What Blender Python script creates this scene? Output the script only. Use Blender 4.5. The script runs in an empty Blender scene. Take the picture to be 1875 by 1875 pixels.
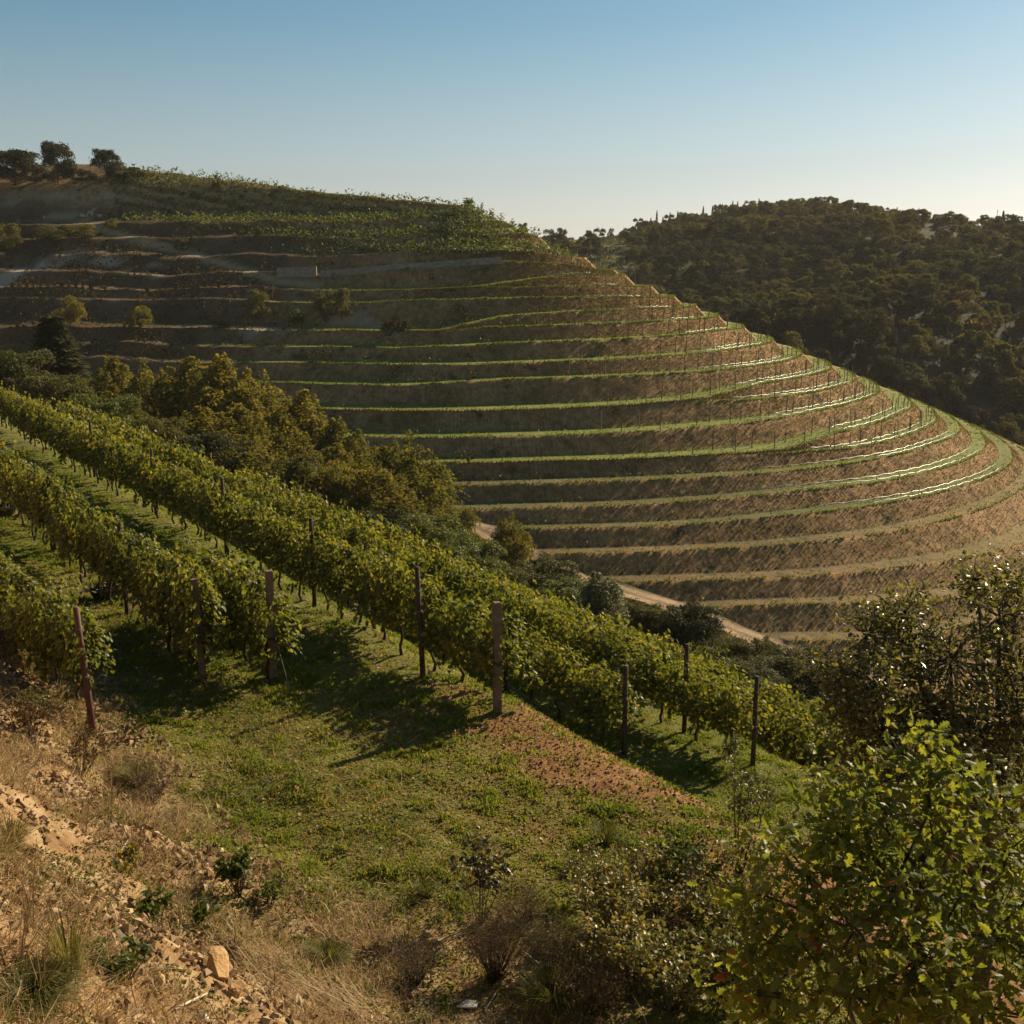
import bpy, math, random
import numpy as np
from mathutils import Vector, Matrix
from mathutils.bvhtree import BVHTree

SC = bpy.context.scene
COL = SC.collection
RAD = math.radians
rng = np.random.default_rng(7)
random.seed(7)

# ------------------------------------------------------------------ camera, light, exposure
F_PX, HORIZON, HALF = 2000.0, 480.0, 937.5
PITCH = math.atan((HALF - HORIZON) / F_PX)
cam = bpy.data.objects.new('camera', bpy.data.cameras.new('camera'))
COL.objects.link(cam)
cam.data.sensor_width = 36.0
cam.data.lens = 36.0 * F_PX / 1875.0
cam.data.clip_start = 0.1
cam.data.clip_end = 9000
cam.rotation_euler = (math.pi / 2 - PITCH, 0, 0)
SC.camera = cam

SUN_AZ, SUN_EL = RAD(46), RAD(28)          # azimuth measured from +Y towards +X
SDIR = Vector((math.cos(SUN_EL) * math.sin(SUN_AZ), math.cos(SUN_EL) * math.cos(SUN_AZ), math.sin(SUN_EL)))
wd = bpy.data.worlds.new('World'); SC.world = wd; wd.use_nodes = True
nt = wd.node_tree
sky = nt.nodes.new('ShaderNodeTexSky'); sky.sky_type = 'NISHITA'; sky.sun_disc = False
sky.sun_elevation = SUN_EL; sky.sun_rotation = SUN_AZ
sky.air_density = 1.0; sky.dust_density = 0.55; sky.ozone_density = 2.0; sky.altitude = 300
hs = nt.nodes.new('ShaderNodeHueSaturation'); tc = nt.nodes.new('ShaderNodeTexCoord'); sx = nt.nodes.new('ShaderNodeSeparateXYZ'); nt.links.new(tc.outputs['Generated'], sx.inputs[0])
mr = nt.nodes.new('ShaderNodeMapRange'); mr.inputs[1].default_value = 0.0; mr.inputs[2].default_value = .20; mr.inputs[3].default_value = .38; mr.inputs[4].default_value = 1.15; hs.inputs['Value'].default_value = .84; hs.inputs['Hue'].default_value = .478
nt.links.new(sx.outputs[2], mr.inputs[0]); nt.links.new(mr.outputs[0], hs.inputs['Saturation'])
nt.links.new(sky.outputs[0], hs.inputs['Color']); nt.links.new(hs.outputs[0], nt.nodes['Background'].inputs[0])
nt.nodes['Background'].inputs[1].default_value = 0.05
sl = bpy.data.lights.new('sun', 'SUN'); sl.energy = 5.0; sl.angle = RAD(0.5); sl.color = (1.0, 0.83, 0.58)
so = bpy.data.objects.new('sun', sl); COL.objects.link(so)
so.rotation_euler = (-SDIR).to_track_quat('-Z', 'Y').to_euler()
SC.view_settings.view_transform = 'Standard'
SC.view_settings.look = 'None'
SC.view_settings.exposure = 0.92
SC.view_settings.gamma = 1.0
SC.cycles.use_denoising = True
SC.cycles.denoiser = 'OPENIMAGEDENOISE'
SC.cycles.denoising_input_passes = 'RGB_ALBEDO_NORMAL'
SC.cycles.denoising_prefilter = 'ACCURATE'
SC.cycles.max_bounces = 6
SC.cycles.transparent_max_bounces = 8
SC.cycles.volume_bounces = 0
SC.cycles.diffuse_bounces = 4
SC.cycles.glossy_bounces = 2
SC.cycles.transmission_bounces = 3

HAZE = 0.00008

# ------------------------------------------------------------------ projection helpers
CP, SP = math.cos(PITCH), math.sin(PITCH)
def ray(px, py):
    a, b = (px - HALF) / F_PX, (py - HALF) / F_PX
    return np.array((a, CP - b * SP, -SP - b * CP))
def P(px, py, d):
    return ray(px, py) * d
def project(p):
    p = np.asarray(p, float)
    d = p[..., 1] * CP - p[..., 2] * SP
    u = p[..., 1] * SP + p[..., 2] * CP
    return HALF + F_PX * p[..., 0] / d, HALF - F_PX * u / d, d

# ------------------------------------------------------------------ noise
def _hash(ix, iy, s):
    h = (ix * 374761393 + iy * 668265263 + s * 974634539) & 0xFFFFFFFF
    h = ((h ^ (h >> 13)) * 1274126177) & 0xFFFFFFFF
    return ((h ^ (h >> 16)) & 0xFFFF) / 65535.0
def vnoise(x, y, s=0):
    x = np.asarray(x, float); y = np.asarray(y, float)
    ix = np.floor(x).astype(np.int64); iy = np.floor(y).astype(np.int64)
    fx = x - ix; fy = y - iy
    fx = fx * fx * (3 - 2 * fx); fy = fy * fy * (3 - 2 * fy)
    a = _hash(ix, iy, s); b = _hash(ix + 1, iy, s); c = _hash(ix, iy + 1, s); d = _hash(ix + 1, iy + 1, s)
    return (a * (1 - fx) + b * fx) * (1 - fy) + (c * (1 - fx) + d * fx) * fy
def fbm(x, y, s=0, o=4):
    r = 0; a = 0.5; t = 0
    for k in range(o):
        r = r + a * vnoise(np.asarray(x) * 2 ** k, np.asarray(y) * 2 ** k, s + k * 17); t += a; a *= 0.5
    return r / t
def sstep(a, b, x):
    t = np.clip((np.asarray(x, float) - a) / (b - a), 0, 1)
    return t * t * (3 - 2 * t)

# ------------------------------------------------------------------ mesh helpers
def build_mesh(name, V, F, mats, midx=None, attrs=None, smooth=False):
    V = np.ascontiguousarray(V, np.float32); F = np.ascontiguousarray(F, np.int32)
    me = bpy.data.meshes.new(name)
    n, k = F.shape
    me.vertices.add(len(V)); me.vertices.foreach_set('co', V.ravel())
    me.loops.add(n * k); me.loops.foreach_set('vertex_index', F.ravel())
    me.polygons.add(n)
    me.polygons.foreach_set('loop_start', np.arange(0, n * k, k, dtype=np.int32))
    me.polygons.foreach_set('loop_total', np.full(n, k, np.int32))
    if midx is not None: me.polygons.foreach_set('material_index', np.asarray(midx, np.int32))
    me.polygons.foreach_set('use_smooth', np.full(n, bool(smooth)))
    for m in (mats if isinstance(mats, (list, tuple)) else [mats]): me.materials.append(m)
    for an, av in (attrs or {}).items():
        at = me.attributes.new(an, 'FLOAT', 'POINT'); at.data.foreach_set('value', np.asarray(av, np.float32))
    me.update(calc_edges=True); me.validate()
    return me
def link(name, me, parent=None, loc=None):
    o = bpy.data.objects.new(name, me); COL.objects.link(o)
    if parent is not None: o.parent = parent
    if loc is not None: o.location = loc
    return o
def tag(o, label=None, cat=None, group=None, kind=None):
    if label: o['label'] = label
    if cat: o['category'] = cat
    if group: o['group'] = group
    if kind: o['kind'] = kind
    return o
def empty(name, loc, rz=0.0):
    o = bpy.data.objects.new(name, None); COL.objects.link(o); o.empty_display_size = 0.2
    o.location = loc; o.rotation_euler = (0, 0, rz)
    return o
def copy_thing(root, loc, rz=0.0, sc=(1, 1, 1), label=None, group=None):
    r = root.copy(); COL.objects.link(r); r.location = loc; r.rotation_euler = (0, 0, rz); r.scale = sc
    if label: r['label'] = label
    if group: r['group'] = group
    for ch in list(root.children):
        c = ch.copy(); COL.objects.link(c); c.parent = r
        for g in ch.children:
            d = g.copy(); COL.objects.link(d); d.parent = c
    return r
class Acc:
    """collects triangle pieces into one mesh"""
    def __init__(s): s.V = []; s.F = []; s.R = []; s.M = []; s.n = 0
    def add(s, V, F, r=None, m=0):
        V = np.asarray(V, float); F = np.asarray(F, int)
        if len(F) and F.shape[1] == 4: F = np.vstack((F[:, [0, 1, 2]], F[:, [0, 2, 3]]))
        s.V.append(V); s.F.append(F + s.n); s.n += len(V)
        s.R.append(np.full(len(V), 0.5) if r is None else (np.full(len(V), r) if np.isscalar(r) else np.asarray(r)))
        s.M.append(np.full(len(F), m)); return s
    def arrays(s): return np.vstack(s.V), np.vstack(s.F), np.concatenate(s.R), np.concatenate(s.M)
    def mesh(s, name, mats, smooth=False):
        V, F, R, M = s.arrays()
        return build_mesh(name, V, F, mats, M, {'rnd': R}, smooth)
def tube(pts, rad, sides=6, cap=True):
    pts = np.asarray(pts, float); n = len(pts)
    rad = np.full(n, rad) if np.isscalar(rad) else np.asarray(rad, float)
    T = np.gradient(pts, axis=0); T /= np.linalg.norm(T, axis=1)[:, None] + 1e-9
    up = np.array((0.31, 0.17, 0.93)) if abs(T[0, 2]) < 0.9 else np.array((1.0, 0.1, 0))
    A = np.cross(T, up); A /= np.linalg.norm(A, axis=1)[:, None] + 1e-9
    B = np.cross(T, A)
    th = np.linspace(0, 2 * math.pi, sides, endpoint=False)
    V = (pts[:, None, :] + rad[:, None, None] * (A[:, None, :] * np.cos(th)[None, :, None] + B[:, None, :] * np.sin(th)[None, :, None])).reshape(-1, 3)
    i = np.arange(n - 1)[:, None] * sides; j = np.arange(sides)[None, :]; k = (j + 1) % sides
    F = np.stack((i + j, i + k, i + sides + k, i + sides + j), -1).reshape(-1, 4)
    F = np.vstack((F[:, [0, 1, 2]], F[:, [0, 2, 3]]))
    if cap:
        V = np.vstack((V, pts[:1], pts[-1:])); a = n * sides
        jj = np.arange(sides); kk = (jj + 1) % sides
        F = np.vstack((F, np.stack((kk, jj, np.full(sides, a)), -1), np.stack(((n - 1) * sides + jj, (n - 1) * sides + kk, np.full(sides, a + 1)), -1)))
    return V, F
def box(c, s, R=None):
    c = np.asarray(c, float); s = np.asarray(s, float) / 2
    V = np.array([(x, y, z) for z in (-1, 1) for y in (-1, 1) for x in (-1, 1)], float) * s
    if R is not None: V = V @ np.asarray(R).T
    F = np.array(((0, 2, 3, 1), (4, 5, 7, 6), (0, 1, 5, 4), (2, 6, 7, 3), (0, 4, 6, 2), (1, 3, 7, 5)))
    return V + c, F
def rotz(a):
    c, s = math.cos(a), math.sin(a); return np.array(((c, -s, 0), (s, c, 0), (0, 0, 1.0)))

# leaf templates lie in the xy plane, stalk at the origin, tip along +x
def fan(outline, cup=0.25):
    o = np.asarray(outline, float); n = len(o)
    V = np.zeros((n + 1, 3)); V[0] = (0.42, 0, 0.06); V[1:, :2] = o
    V[1:, 2] = -cup * np.abs(o[:, 1]) ** 1.3 - 0.12 * (o[:, 0] - 0.4) ** 2
    F = np.array([(0, 1 + i, 1 + (i + 1) % n) for i in range(n)])
    return V, F
_g = [(0, 0), (-0.12, .22), (-.08, .42), (.16, .34), (.38, .55), (.52, .30), (.72, .30), (1.0, 0)]
LEAF_GRAPE = fan(_g + [(x, -y) for x, y in _g[-2:0:-1]])
_o = [(0, 0), (.12, .07), (.2, .2), (.3, .12), (.42, .30), (.52, .16), (.66, .32), (.76, .16), (.88, .2), (1.0, .02)]
LEAF_OAK = fan(_o + [(x, -y) for x, y in _o[-1:0:-1]], 0.35)
LEAF_SIMPLE = (np.array(((0, 0, 0), (.45, .26, .07), (1, 0, -.05), (.45, -.26, .07)), float), np.array(((0, 2, 1), (0, 3, 2))))
LEAF_ROUND = (np.array(((0, 0, 0), (.25, .36, .05), (.75, .33, .03), (1, 0, -.06), (.75, -.33, .05), (.25, -.36, .05)), float),
              np.array(((0, 3, 1), (1, 3, 2), (0, 5, 3), (5, 4, 3))))
LEAF_CLUMP = (np.array(((0, .1, 0), (.3, .5, .1), (.9, .25, -.1), (1, -.2, .12), (.45, -.5, -.08)), float), np.array(((0, 1, 2), (0, 2, 3), (0, 3, 4))))
LEAF_NARROW = (np.array(((0, 0, 0), (.5, .11, .04), (1, 0, -.12), (.5, -.11, .04)), float), np.array(((0, 2, 1), (0, 3, 2))))

def unit(v): return v / (np.linalg.norm(v, axis=-1, keepdims=True) + 1e-9)
def leaves(pos, nrm, size, tmpl, along=None, r=None):
    """one leaf per position: nrm = face normal, along = rough tip direction"""
    n = len(pos); tv, tf = tmpl
    N = unit(nrm)
    A = rng.normal(size=(n, 3)) if along is None else along + 0.35 * rng.normal(size=(n, 3))
    A = unit(A - N * (A * N).sum(1, keepdims=True)); B = np.cross(N, A)
    S = (np.full(n, size) if np.isscalar(size) else size)[:, None, None]
    V = pos[:, None, :] + S * (tv[None, :, 0:1] * A[:, None, :] + tv[None, :, 1:2] * B[:, None, :] + tv[None, :, 2:3] * N[:, None, :])
    F = tf[None] + (np.arange(n) * len(tv))[:, None, None]
    R = np.repeat(rng.random(n) if r is None else r, len(tv))
    return V.reshape(-1, 3), F.reshape(-1, 3), R
def sph(n):
    v = rng.normal(size=(n, 3)); return unit(v)

# ------------------------------------------------------------------ materials
def mat_new(name):
    m = bpy.data.materials.new(name); m.use_nodes = True
    t = m.node_tree; b = t.nodes['Principled BSDF']
    return m, t, b
def ramp(t, cols, fac):
    r = t.nodes.new('ShaderNodeValToRGB'); e = r.color_ramp.elements
    while len(e) < len(cols): e.new(0.5)
    for k, (p, c) in enumerate(cols):
        e[k].position = p; e[k].color = (*c, 1)
    t.links.new(fac, r.inputs[0]); return r.outputs[0]
def attr(t, name):
    a = t.nodes.new('ShaderNodeAttribute'); a.attribute_name = name; return a.outputs['Fac']
def noise(t, scale, detail=4, rough=.6, vec=None, dist=0.0):
    n = t.nodes.new('ShaderNodeTexNoise'); n.inputs['Scale'].default_value = scale
    n.inputs['Detail'].default_value = detail; n.inputs['Roughness'].default_value = rough; n.inputs['Distortion'].default_value = dist
    if vec is None:
        g = t.nodes.new('ShaderNodeNewGeometry'); vec = g.outputs['Position']
    t.links.new(vec, n.inputs['Vector']); return n.outputs['Fac']
def mixc(t, fac, a, b, mode='MIX'):
    m = t.nodes.new('ShaderNodeMix'); m.data_type = 'RGBA'; m.blend_type = mode
    for s, v in ((m.inputs[0], fac), (m.inputs[6], a), (m.inputs[7], b)):
        if hasattr(v, 'is_output'): t.links.new(v, s)
        else: s.default_value = v if isinstance(v, float) else (*v, 1)
    return m.outputs[2]
def math_n(t, op, a, b=None, c=None, clamp=False):
    m = t.nodes.new('ShaderNodeMath'); m.operation = op; m.use_clamp = clamp
    for s, v in zip(m.inputs, (a, b, c)):
        if v is None: continue
        if hasattr(v, 'is_output'): t.links.new(v, s)
        else: s.default_value = v
    return m.outputs[0]
def mapr(t, v, a, b, c=0.0, d=1.0):
    m = t.nodes.new('ShaderNodeMapRange'); m.inputs[1].default_value = a; m.inputs[2].default_value = b
    m.inputs[3].default_value = c; m.inputs[4].default_value = d; t.links.new(v, m.inputs[0]); return m.outputs[0]
def bump(t, b, h, strength=.5, dist=.05):
    n = t.nodes.new('ShaderNodeBump'); n.inputs['Strength'].default_value = strength; n.inputs['Distance'].default_value = dist
    t.links.new(h, n.inputs['Height']); t.links.new(n.outputs[0], b.inputs['Normal'])
def leaf_mat(name, cols, rough=.45, trans=.35, spec=.5, tint=(1.25, 1.2, .7), patch=None):
    m, t, b = mat_new(name)
    c = ramp(t, cols, attr(t, 'rnd'))
    oi = t.nodes.new('ShaderNodeObjectInfo')
    c = mixc(t, 1.0, c, ramp(t, [(0, (.78, .82, .8)), (1, (1.18, 1.1, 1.0))], oi.outputs['Random']), 'MULTIPLY')
    if patch:
        c = mixc(t, mapr(t, noise(t, patch[0], 2), .5, .68), c, mixc(t, 1.0, c, patch[1], 'MULTIPLY'))
    t.links.new(c, b.inputs['Base Color']); b.inputs['Roughness'].default_value = rough
    b.inputs['Specular IOR Level'].default_value = spec
    if trans > 0:
        tr = t.nodes.new('ShaderNodeBsdfTranslucent'); t.links.new(mixc(t, 1.0, c, tint, 'MULTIPLY'), tr.inputs[0])
        mx = t.nodes.new('ShaderNodeMixShader'); mx.inputs[0].default_value = trans
        t.links.new(b.outputs[0], mx.inputs[1]); t.links.new(tr.outputs[0], mx.inputs[2])
        t.links.new(mx.outputs[0], t.nodes['Material Output'].inputs[0])
    return m
def rough_mat(name, cols, scale=6, rough=.9, bs=.5, bd=.02, detail=5, spec=.2):
    m, t, b = mat_new(name)
    f = noise(t, scale, detail); t.links.new(ramp(t, cols, mapr(t, f, .3, .7)), b.inputs['Base Color'])
    b.inputs['Roughness'].default_value = rough; b.inputs['Specular IOR Level'].default_value = spec
    bump(t, b, noise(t, scale * 3, 4), bs, bd); return m

M_VINE = leaf_mat('vine_leaf', [(0, (.058, .072, .013)), (.35, (.102, .12, .020)), (.7, (.155, .165, .027)), (.93, (.21, .195, .036)), (1, (.26, .19, .035))], .46, .52, .28)
M_BARK = rough_mat('bark', [(0, (.035, .025, .018)), (1, (.10, .07, .05))], 14, .9, .8, .02)
M_POST = rough_mat('weathered_wood', [(0, (.10, .072, .048)), (1, (.21, .155, .105))], 9, .85, .5, .01)
M_RUST = rough_mat('rusty_metal', [(0, (.05, .022, .016)), (1, (.12, .045, .03))], 12, .7, .3, .01, spec=.4)
M_YELLOW = leaf_mat('yellowing_leaf', [(0, (.08, .084, .018)), (.4, (.15, .14, .026)), (.8, (.21, .178, .034)), (1, (.27, .19, .04))], .7, .48, .15)
M_OLIVE = leaf_mat('olive_leaf', [(0, (.045, .05, .014)), (.5, (.085, .088, .022)), (1, (.14, .13, .032))], .65, .36, .2)
M_DARK = leaf_mat('dark_leaf', [(0, (.024, .028, .010)), (.6, (.045, .050, .016)), (1, (.075, .075, .024))], .65, .28, .2)
M_GREEN = leaf_mat('green_leaf', [(0, (.045, .06, .012)), (.5, (.085, .11, .02)), (1, (.14, .155, .03))], .5, .42, .3)
M_SILVER = leaf_mat('grey_green_leaf', [(0, (.07, .085, .035)), (1, (.17, .18, .08))], .55, .3, .3)
M_RUSTY = leaf_mat('rusty_leaf', [(0, (.06, .035, .012)), (.6, (.11, .06, .018)), (1, (.16, .085, .025))], .6, .3, .2)
M_GLOSSY = leaf_mat('glossy_leaf', [(0, (.062, .066, .020)), (.6, (.13, .13, .038)), (1, (.21, .185, .06))], .34, .52, .45)
M_OAK = leaf_mat('oak_leaf', [(0, (.085, .11, .017)), (.55, (.14, .168, .025)), (.975, (.20, .205, .032)), (.995, (.24, .14, .03)), (1, (.24, .05, .02))], .48, .58, .3)
M_BRAMBLE = leaf_mat('bramble_leaf', [(0, (.10, .10, .03)), (.6, (.20, .19, .06)), (.9, (.20, .165, .04)), (1, (.24, .10, .045))], .42, .42, .4)

# ------------------------------------------------------------------ land: shape functions
AE = RAD(35.44); CE, SE = math.cos(AE), math.sin(AE)
def ET(e, t): return -.25 + CE * np.asarray(e) - SE * np.asarray(t), 18.2 + SE * np.asarray(e) + CE * np.asarray(t)
def toET(x, y):
    dx = np.asarray(x) + .25; dy = np.asarray(y) - 18.2
    return CE * dx + SE * dy, -SE * dx + CE * dy
_ep = np.array([(-60, -1.2), (-11.6, -1.6), (-10.9, -2.0), (-9.6, -4.6), (-7.6, -6.45), (-6.3, -7.3), (-5, -7.6), (.1, -7.75), (.8, -8.0), (3.5, -10.45),
                (4.2, -10.7), (7.7, -10.9), (8.3, -11.2), (10.8, -14.0), (11.6, -14.3), (15, -14.5), (15.8, -15.0), (18.2, -17.6), (22.5, -18.0),
                (60, -34.5), (75, -41), (160, -80)])
_es = np.arange(-60, 160, .1); _ez = np.interp(_es, _ep[:, 0], _ep[:, 1]); _kk = np.hanning(9); _kk /= _kk.sum()
_ez = np.convolve(np.pad(_ez, 4, 'edge'), _kk, 'valid')
def near_z(x, y):
    e, t = toET(x, y)
    wob = 0.5 * (fbm(t / 7.0, e / 9.0, 3, 2) - .5) * sstep(-4, -7, e) * 2.2
    ez = np.interp(e + wob + np.clip(e - 22, 0, 30) * .0, _es, _ez)
    n = (fbm(x / 1.7, y / 1.7, 5, 4) - .5) * .22 + (fbm(x / .45, y / .45, 9, 2) - .5) * .06
    bank = sstep(-4.5, -7, e) * sstep(-12.5, -11, e)
    n2 = (fbm(x / .9, y / .9, 21, 4) - .5) * .7 * bank
    lump = sstep(20, 35, e) * (fbm(x / 9, y / 9, 31, 3) - .5) * 3.0
    return ez + n + n2 + lump * .5

HC = np.array((-8.0, 200.0)); HN = RAD(-21); HSL = .42
H_A = np.array((-math.cos(HN), -math.sin(HN))) ; H_N = np.array((math.sin(HN), -math.cos(HN)))
_zs = np.array([(0, 9.7), (30, 12.8), (55, 16), (83, 19.3), (113, 19.2), (200, 17)])
def zax(s): return np.interp(s, _zs[:, 0], _zs[:, 1])
UR = 90.0
def hill_su(x, y):
    wx = np.asarray(x) - HC[0]; wy = np.asarray(y) - HC[1]
    s = wx * H_A[0] + wy * H_A[1]; rn = wx * H_N[0] + wy * H_N[1]
    rr = np.hypot(wx, wy); ph = np.arctan2(wx, -wy) - HN
    flank = s > 0
    u = np.where(flank, -s, ph * UR); r = np.where(flank, rn, rr)
    return u, r
def hill_xy(u, r):
    u = np.asarray(u, float); r = np.asarray(r, float)
    ph = np.clip(u, 0, None) / UR + HN; s = np.clip(-u, 0, None)
    return HC[0] + H_A[0] * s + np.sin(ph) * r, HC[1] + H_A[1] * s - np.cos(ph) * r
def hill_base(x, y):
    u, r = hill_su(x, y); return zax(np.clip(-u, 0, None)) - HSL * r

LIPS_PX = [
    [(0, 350), (120, 343), (240, 340), (440, 346)],
    [(620, 409), (757, 400), (842, 402), (886, 405)],
    [(702, 436), (757, 427), (825, 425), (910, 427)],
    [(620, 468), (722, 460), (811, 456), (893, 456), (961, 459), (1050, 471)],
    [(620, 501), (791, 485), (920, 479), (1030, 484), (1100, 495)],
    [(739, 532), (866, 527), (927, 518), (1006, 508), (1064, 503), (1130, 504)],
    [(739, 533), (866, 528), (927, 527), (1006, 526), (1098, 523), (1175, 526)],
    [(647, 554), (791, 549), (961, 545), (1098, 545), (1225, 545)],
    [(797, 607), (859, 593), (927, 579), (1047, 571), (1166, 566), (1260, 564)],
    [(797, 608), (893, 600), (1030, 595), (1166, 590), (1260, 586), (1300, 583)],
    [(722, 637), (927, 629), (1064, 624), (1260, 613), (1324, 605), (1360, 602)],
    [(825, 668), (995, 663), (1260, 649), (1371, 636), (1405, 630)],
    [(722, 706), (927, 695), (1098, 690), (1260, 683), (1371, 672), (1450, 659)],
    [(825, 753), (961, 750), (1098, 745), (1260, 733), (1296, 727), (1406, 701), (1491, 686), (1520, 677)],
    [(825, 754), (961, 751), (1098, 746), (1260, 734), (1371, 733), (1474, 721), (1542, 706), (1566, 698)],
    [(808, 801), (961, 798), (1132, 793), (1260, 784), (1371, 774), (1508, 750), (1576, 733), (1608, 721)],
    [(791, 849), (995, 844), (1260, 835), (1440, 822), (1542, 791), (1645, 759), (1672, 742)],
    [(791, 850), (995, 845), (1260, 836), (1474, 827), (1576, 819), (1679, 791), (1715, 771)],
    [(825, 887), (995, 884), (1260, 875), (1440, 863), (1610, 839), (1713, 812), (1760, 788)],
    [(825, 933), (961, 930), (1132, 925), (1260, 918), (1453, 899), (1610, 882), (1747, 851), (1805, 818)],
    [(978, 967), (1132, 964), (1260, 960), (1440, 943), (1645, 918), (1781, 884), (1855, 842)],
    [(1030, 1012), (1260, 1006), (1440, 995), (1645, 971), (1781, 937), (1875, 892)],
    [(1100, 1066), (1235, 1063), (1474, 1053), (1645, 1039), (1815, 1012)],
    [(1235, 1112), (1440, 1105), (1645, 1100), (1815, 1080)],
    [(1440, 1172), (1645, 1168)],
]
def hit_base(px, py):
    d = ray(px, py); ts = np.arange(80, 330, .25)
    p = d[None] * ts[:, None]; g = hill_base(p[:, 0], p[:, 1]) - p[:, 2]
    k = np.nonzero(g > 0)[0]
    return None if len(k) == 0 else p[k[0]]
LIPS = []
for ln in LIPS_PX:
    us, zs = [], []
    for q in ln:
        h = hit_base(*q)
        if h is None: continue
        u, r = hill_su(h[0], h[1]); us.append(float(u)); zs.append(float(h[2]))
    o = np.argsort(us); LIPS.append((np.array(us)[o], np.array(zs)[o]))
def lip_z(k, u):
    us, zs = LIPS[k]; return np.interp(u, us, zs)
U = np.concatenate((np.arange(-170, 0, 1.1), np.arange(0, 240, .62)))
_zl = np.array([lip_z(k, U) for k in range(len(LIPS))])
_kw = np.hanning(13); _kw /= _kw.sum()
_zl = np.array([np.convolve(np.pad(z, 6, 'edge'), _kw, 'valid') for z in _zl])
_zl = np.minimum.accumulate(_zl - 1e-3 * np.arange(len(LIPS))[:, None], axis=0)
ZAXU = zax(np.clip(-U, 0, None))
_zl = np.minimum(_zl, ZAXU[None] - .25)
RISER = .95
def riser_k(k): return 1.12 if k > 18 else (1.03 if k > 15 else RISER)
def terr_weight(u):      # how crisply the benches are cut (they fade into rough scrub on the western flank)
    return .8 + .2 * sstep(-40, -5, u)
def hill_profile(i, nsub_r=5, nsub_t=4):
    """radius / height samples down fall line i, plus the lip index of every sample"""
    za = ZAXU[i]; z = _zl[:, i]; r = (za - z) / HSL
    R = [np.linspace(0, r[0], 6)[:-1]]; Z = [np.linspace(za, z[0], 6)[:-1]]; T = [np.zeros(5)]
    for k in range(len(z)):
        if k + 1 < len(z): r2, z2 = r[k + 1], z[k + 1]
        else: r2, z2 = r[k] + 5.5, z[k] - 2.3
        dz = z[k] - z2; ri = r[k] + min(riser_k(k) * dz, .9 * (r2 - r[k]))
        a = np.linspace(0, 1, nsub_r + 1)[:-1]
        R.append(r[k] + (ri - r[k]) * a); Z.append(z[k] + (z2 + .1 - z[k]) * (a * .85 + .15 * a ** .6)); T.append(np.zeros(nsub_r))
        b = np.linspace(0, 1, nsub_t + 1)[:-1]
        R.append(ri + (r2 - ri) * b); Z.append(z2 + .1 * (1 - b)); T.append(np.full(nsub_t, 1.0 if k < 16 else (1 - .2 * (1 - sstep(60, 90, U[i])) if k < 20 else .5 + .1 * sstep(70, 100, U[i]))))
    R.append(np.linspace(r2, max(r2 + 10, 170), 8)); Z.append(z2 - HSL * (R[-1] - r2)); T.append(np.zeros(8))
    R = np.concatenate(R); Z = np.concatenate(Z); T = np.concatenate(T)
    w = terr_weight(U[i]) if True else 1
    up = .12 + .88 * sstep(-40, -5, U[i]) if False else w
    zb = za - HSL * R
    wz = np.where(Z > (za - 7.5), np.maximum(w, .75), w) * (1 - .85 * sstep(-4, 20, U[i]) * sstep(9.5, 6.5, za - Z))
    return R, zb + (Z - zb) * wz, T * (.22 + .78 * sstep(-34, 4, U[i]))
_prof = [hill_profile(i) for i in range(len(U))]
PR = np.array([p[0] for p in _prof]); PZ = np.array([p[1] for p in _prof]); PT = np.array([p[2] for p in _prof])
def hill_z(x, y):
    u, r = hill_su(x, y); u = np.atleast_1d(u); r = np.atleast_1d(r)
    i = np.clip(np.searchsorted(U, u), 0, len(U) - 1)
    return np.array([np.interp(rr, PR[k], PZ[k]) if -1 <= rr < 170 else -90.0 for k, rr in zip(i, r)])

def stadium(x, y, A, B, za, zb, s1, s2, nrm):
    """ridge from A to B; slope s1 on the side the normal points to, s2 on the other"""
    A = np.array(A, float); B = np.array(B, float); L = np.linalg.norm(B - A); d = (B - A) / L
    wx = x - A[0]; wy = y - A[1]; t = np.clip(wx * d[0] + wy * d[1], 0, L)
    qx = wx - d[0] * t; qy = wy - d[1] * t; dist = np.hypot(qx, qy)
    side = qx * nrm[0] + qy * nrm[1]
    s = s2 + (s1 - s2) * sstep(-.5, .5, side / (dist + 1e-6))
    return za + (zb - za) * t / L - s * dist
def far_z(x, y):
    x = np.asarray(x, float); y = np.asarray(y, float)
    zp = 7 + np.clip(.012 * x, -3, 3)
    D = np.hypot(x * .6, y)
    base = -44 + (zp + 44) * sstep(205, 455, D) ** 1.0
    base = base - np.clip(D - 640, 0, None) * .05
    dome = 12.5 * np.exp(-((x - 128) ** 2 / (2 * 42 ** 2) + (y - 525) ** 2 / (2 * 62 ** 2)))
    sp = np.maximum(stadium(x, y, (172, 345), (66, 268), 0.5, -18, .62, .16, (.58, -.81)), stadium(x, y, (172, 345), (420, 470), 0.5, 5, .62, .16, (.45, -.89)))
    n = (fbm(x / 45, y / 45, 41, 3) - .5) * 9 * sstep(180, 260, D)
    z = np.maximum(base + dome, sp) + n
    return np.where(y < 150, -70, z)
def G(x, y):
    x = np.atleast_1d(np.asarray(x, float)); y = np.atleast_1d(np.asarray(y, float))
    return np.maximum(np.maximum(near_z(x, y), hill_z(x, y)), far_z(x, y))
def G1(x, y): return float(G(x, y)[0])

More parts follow.
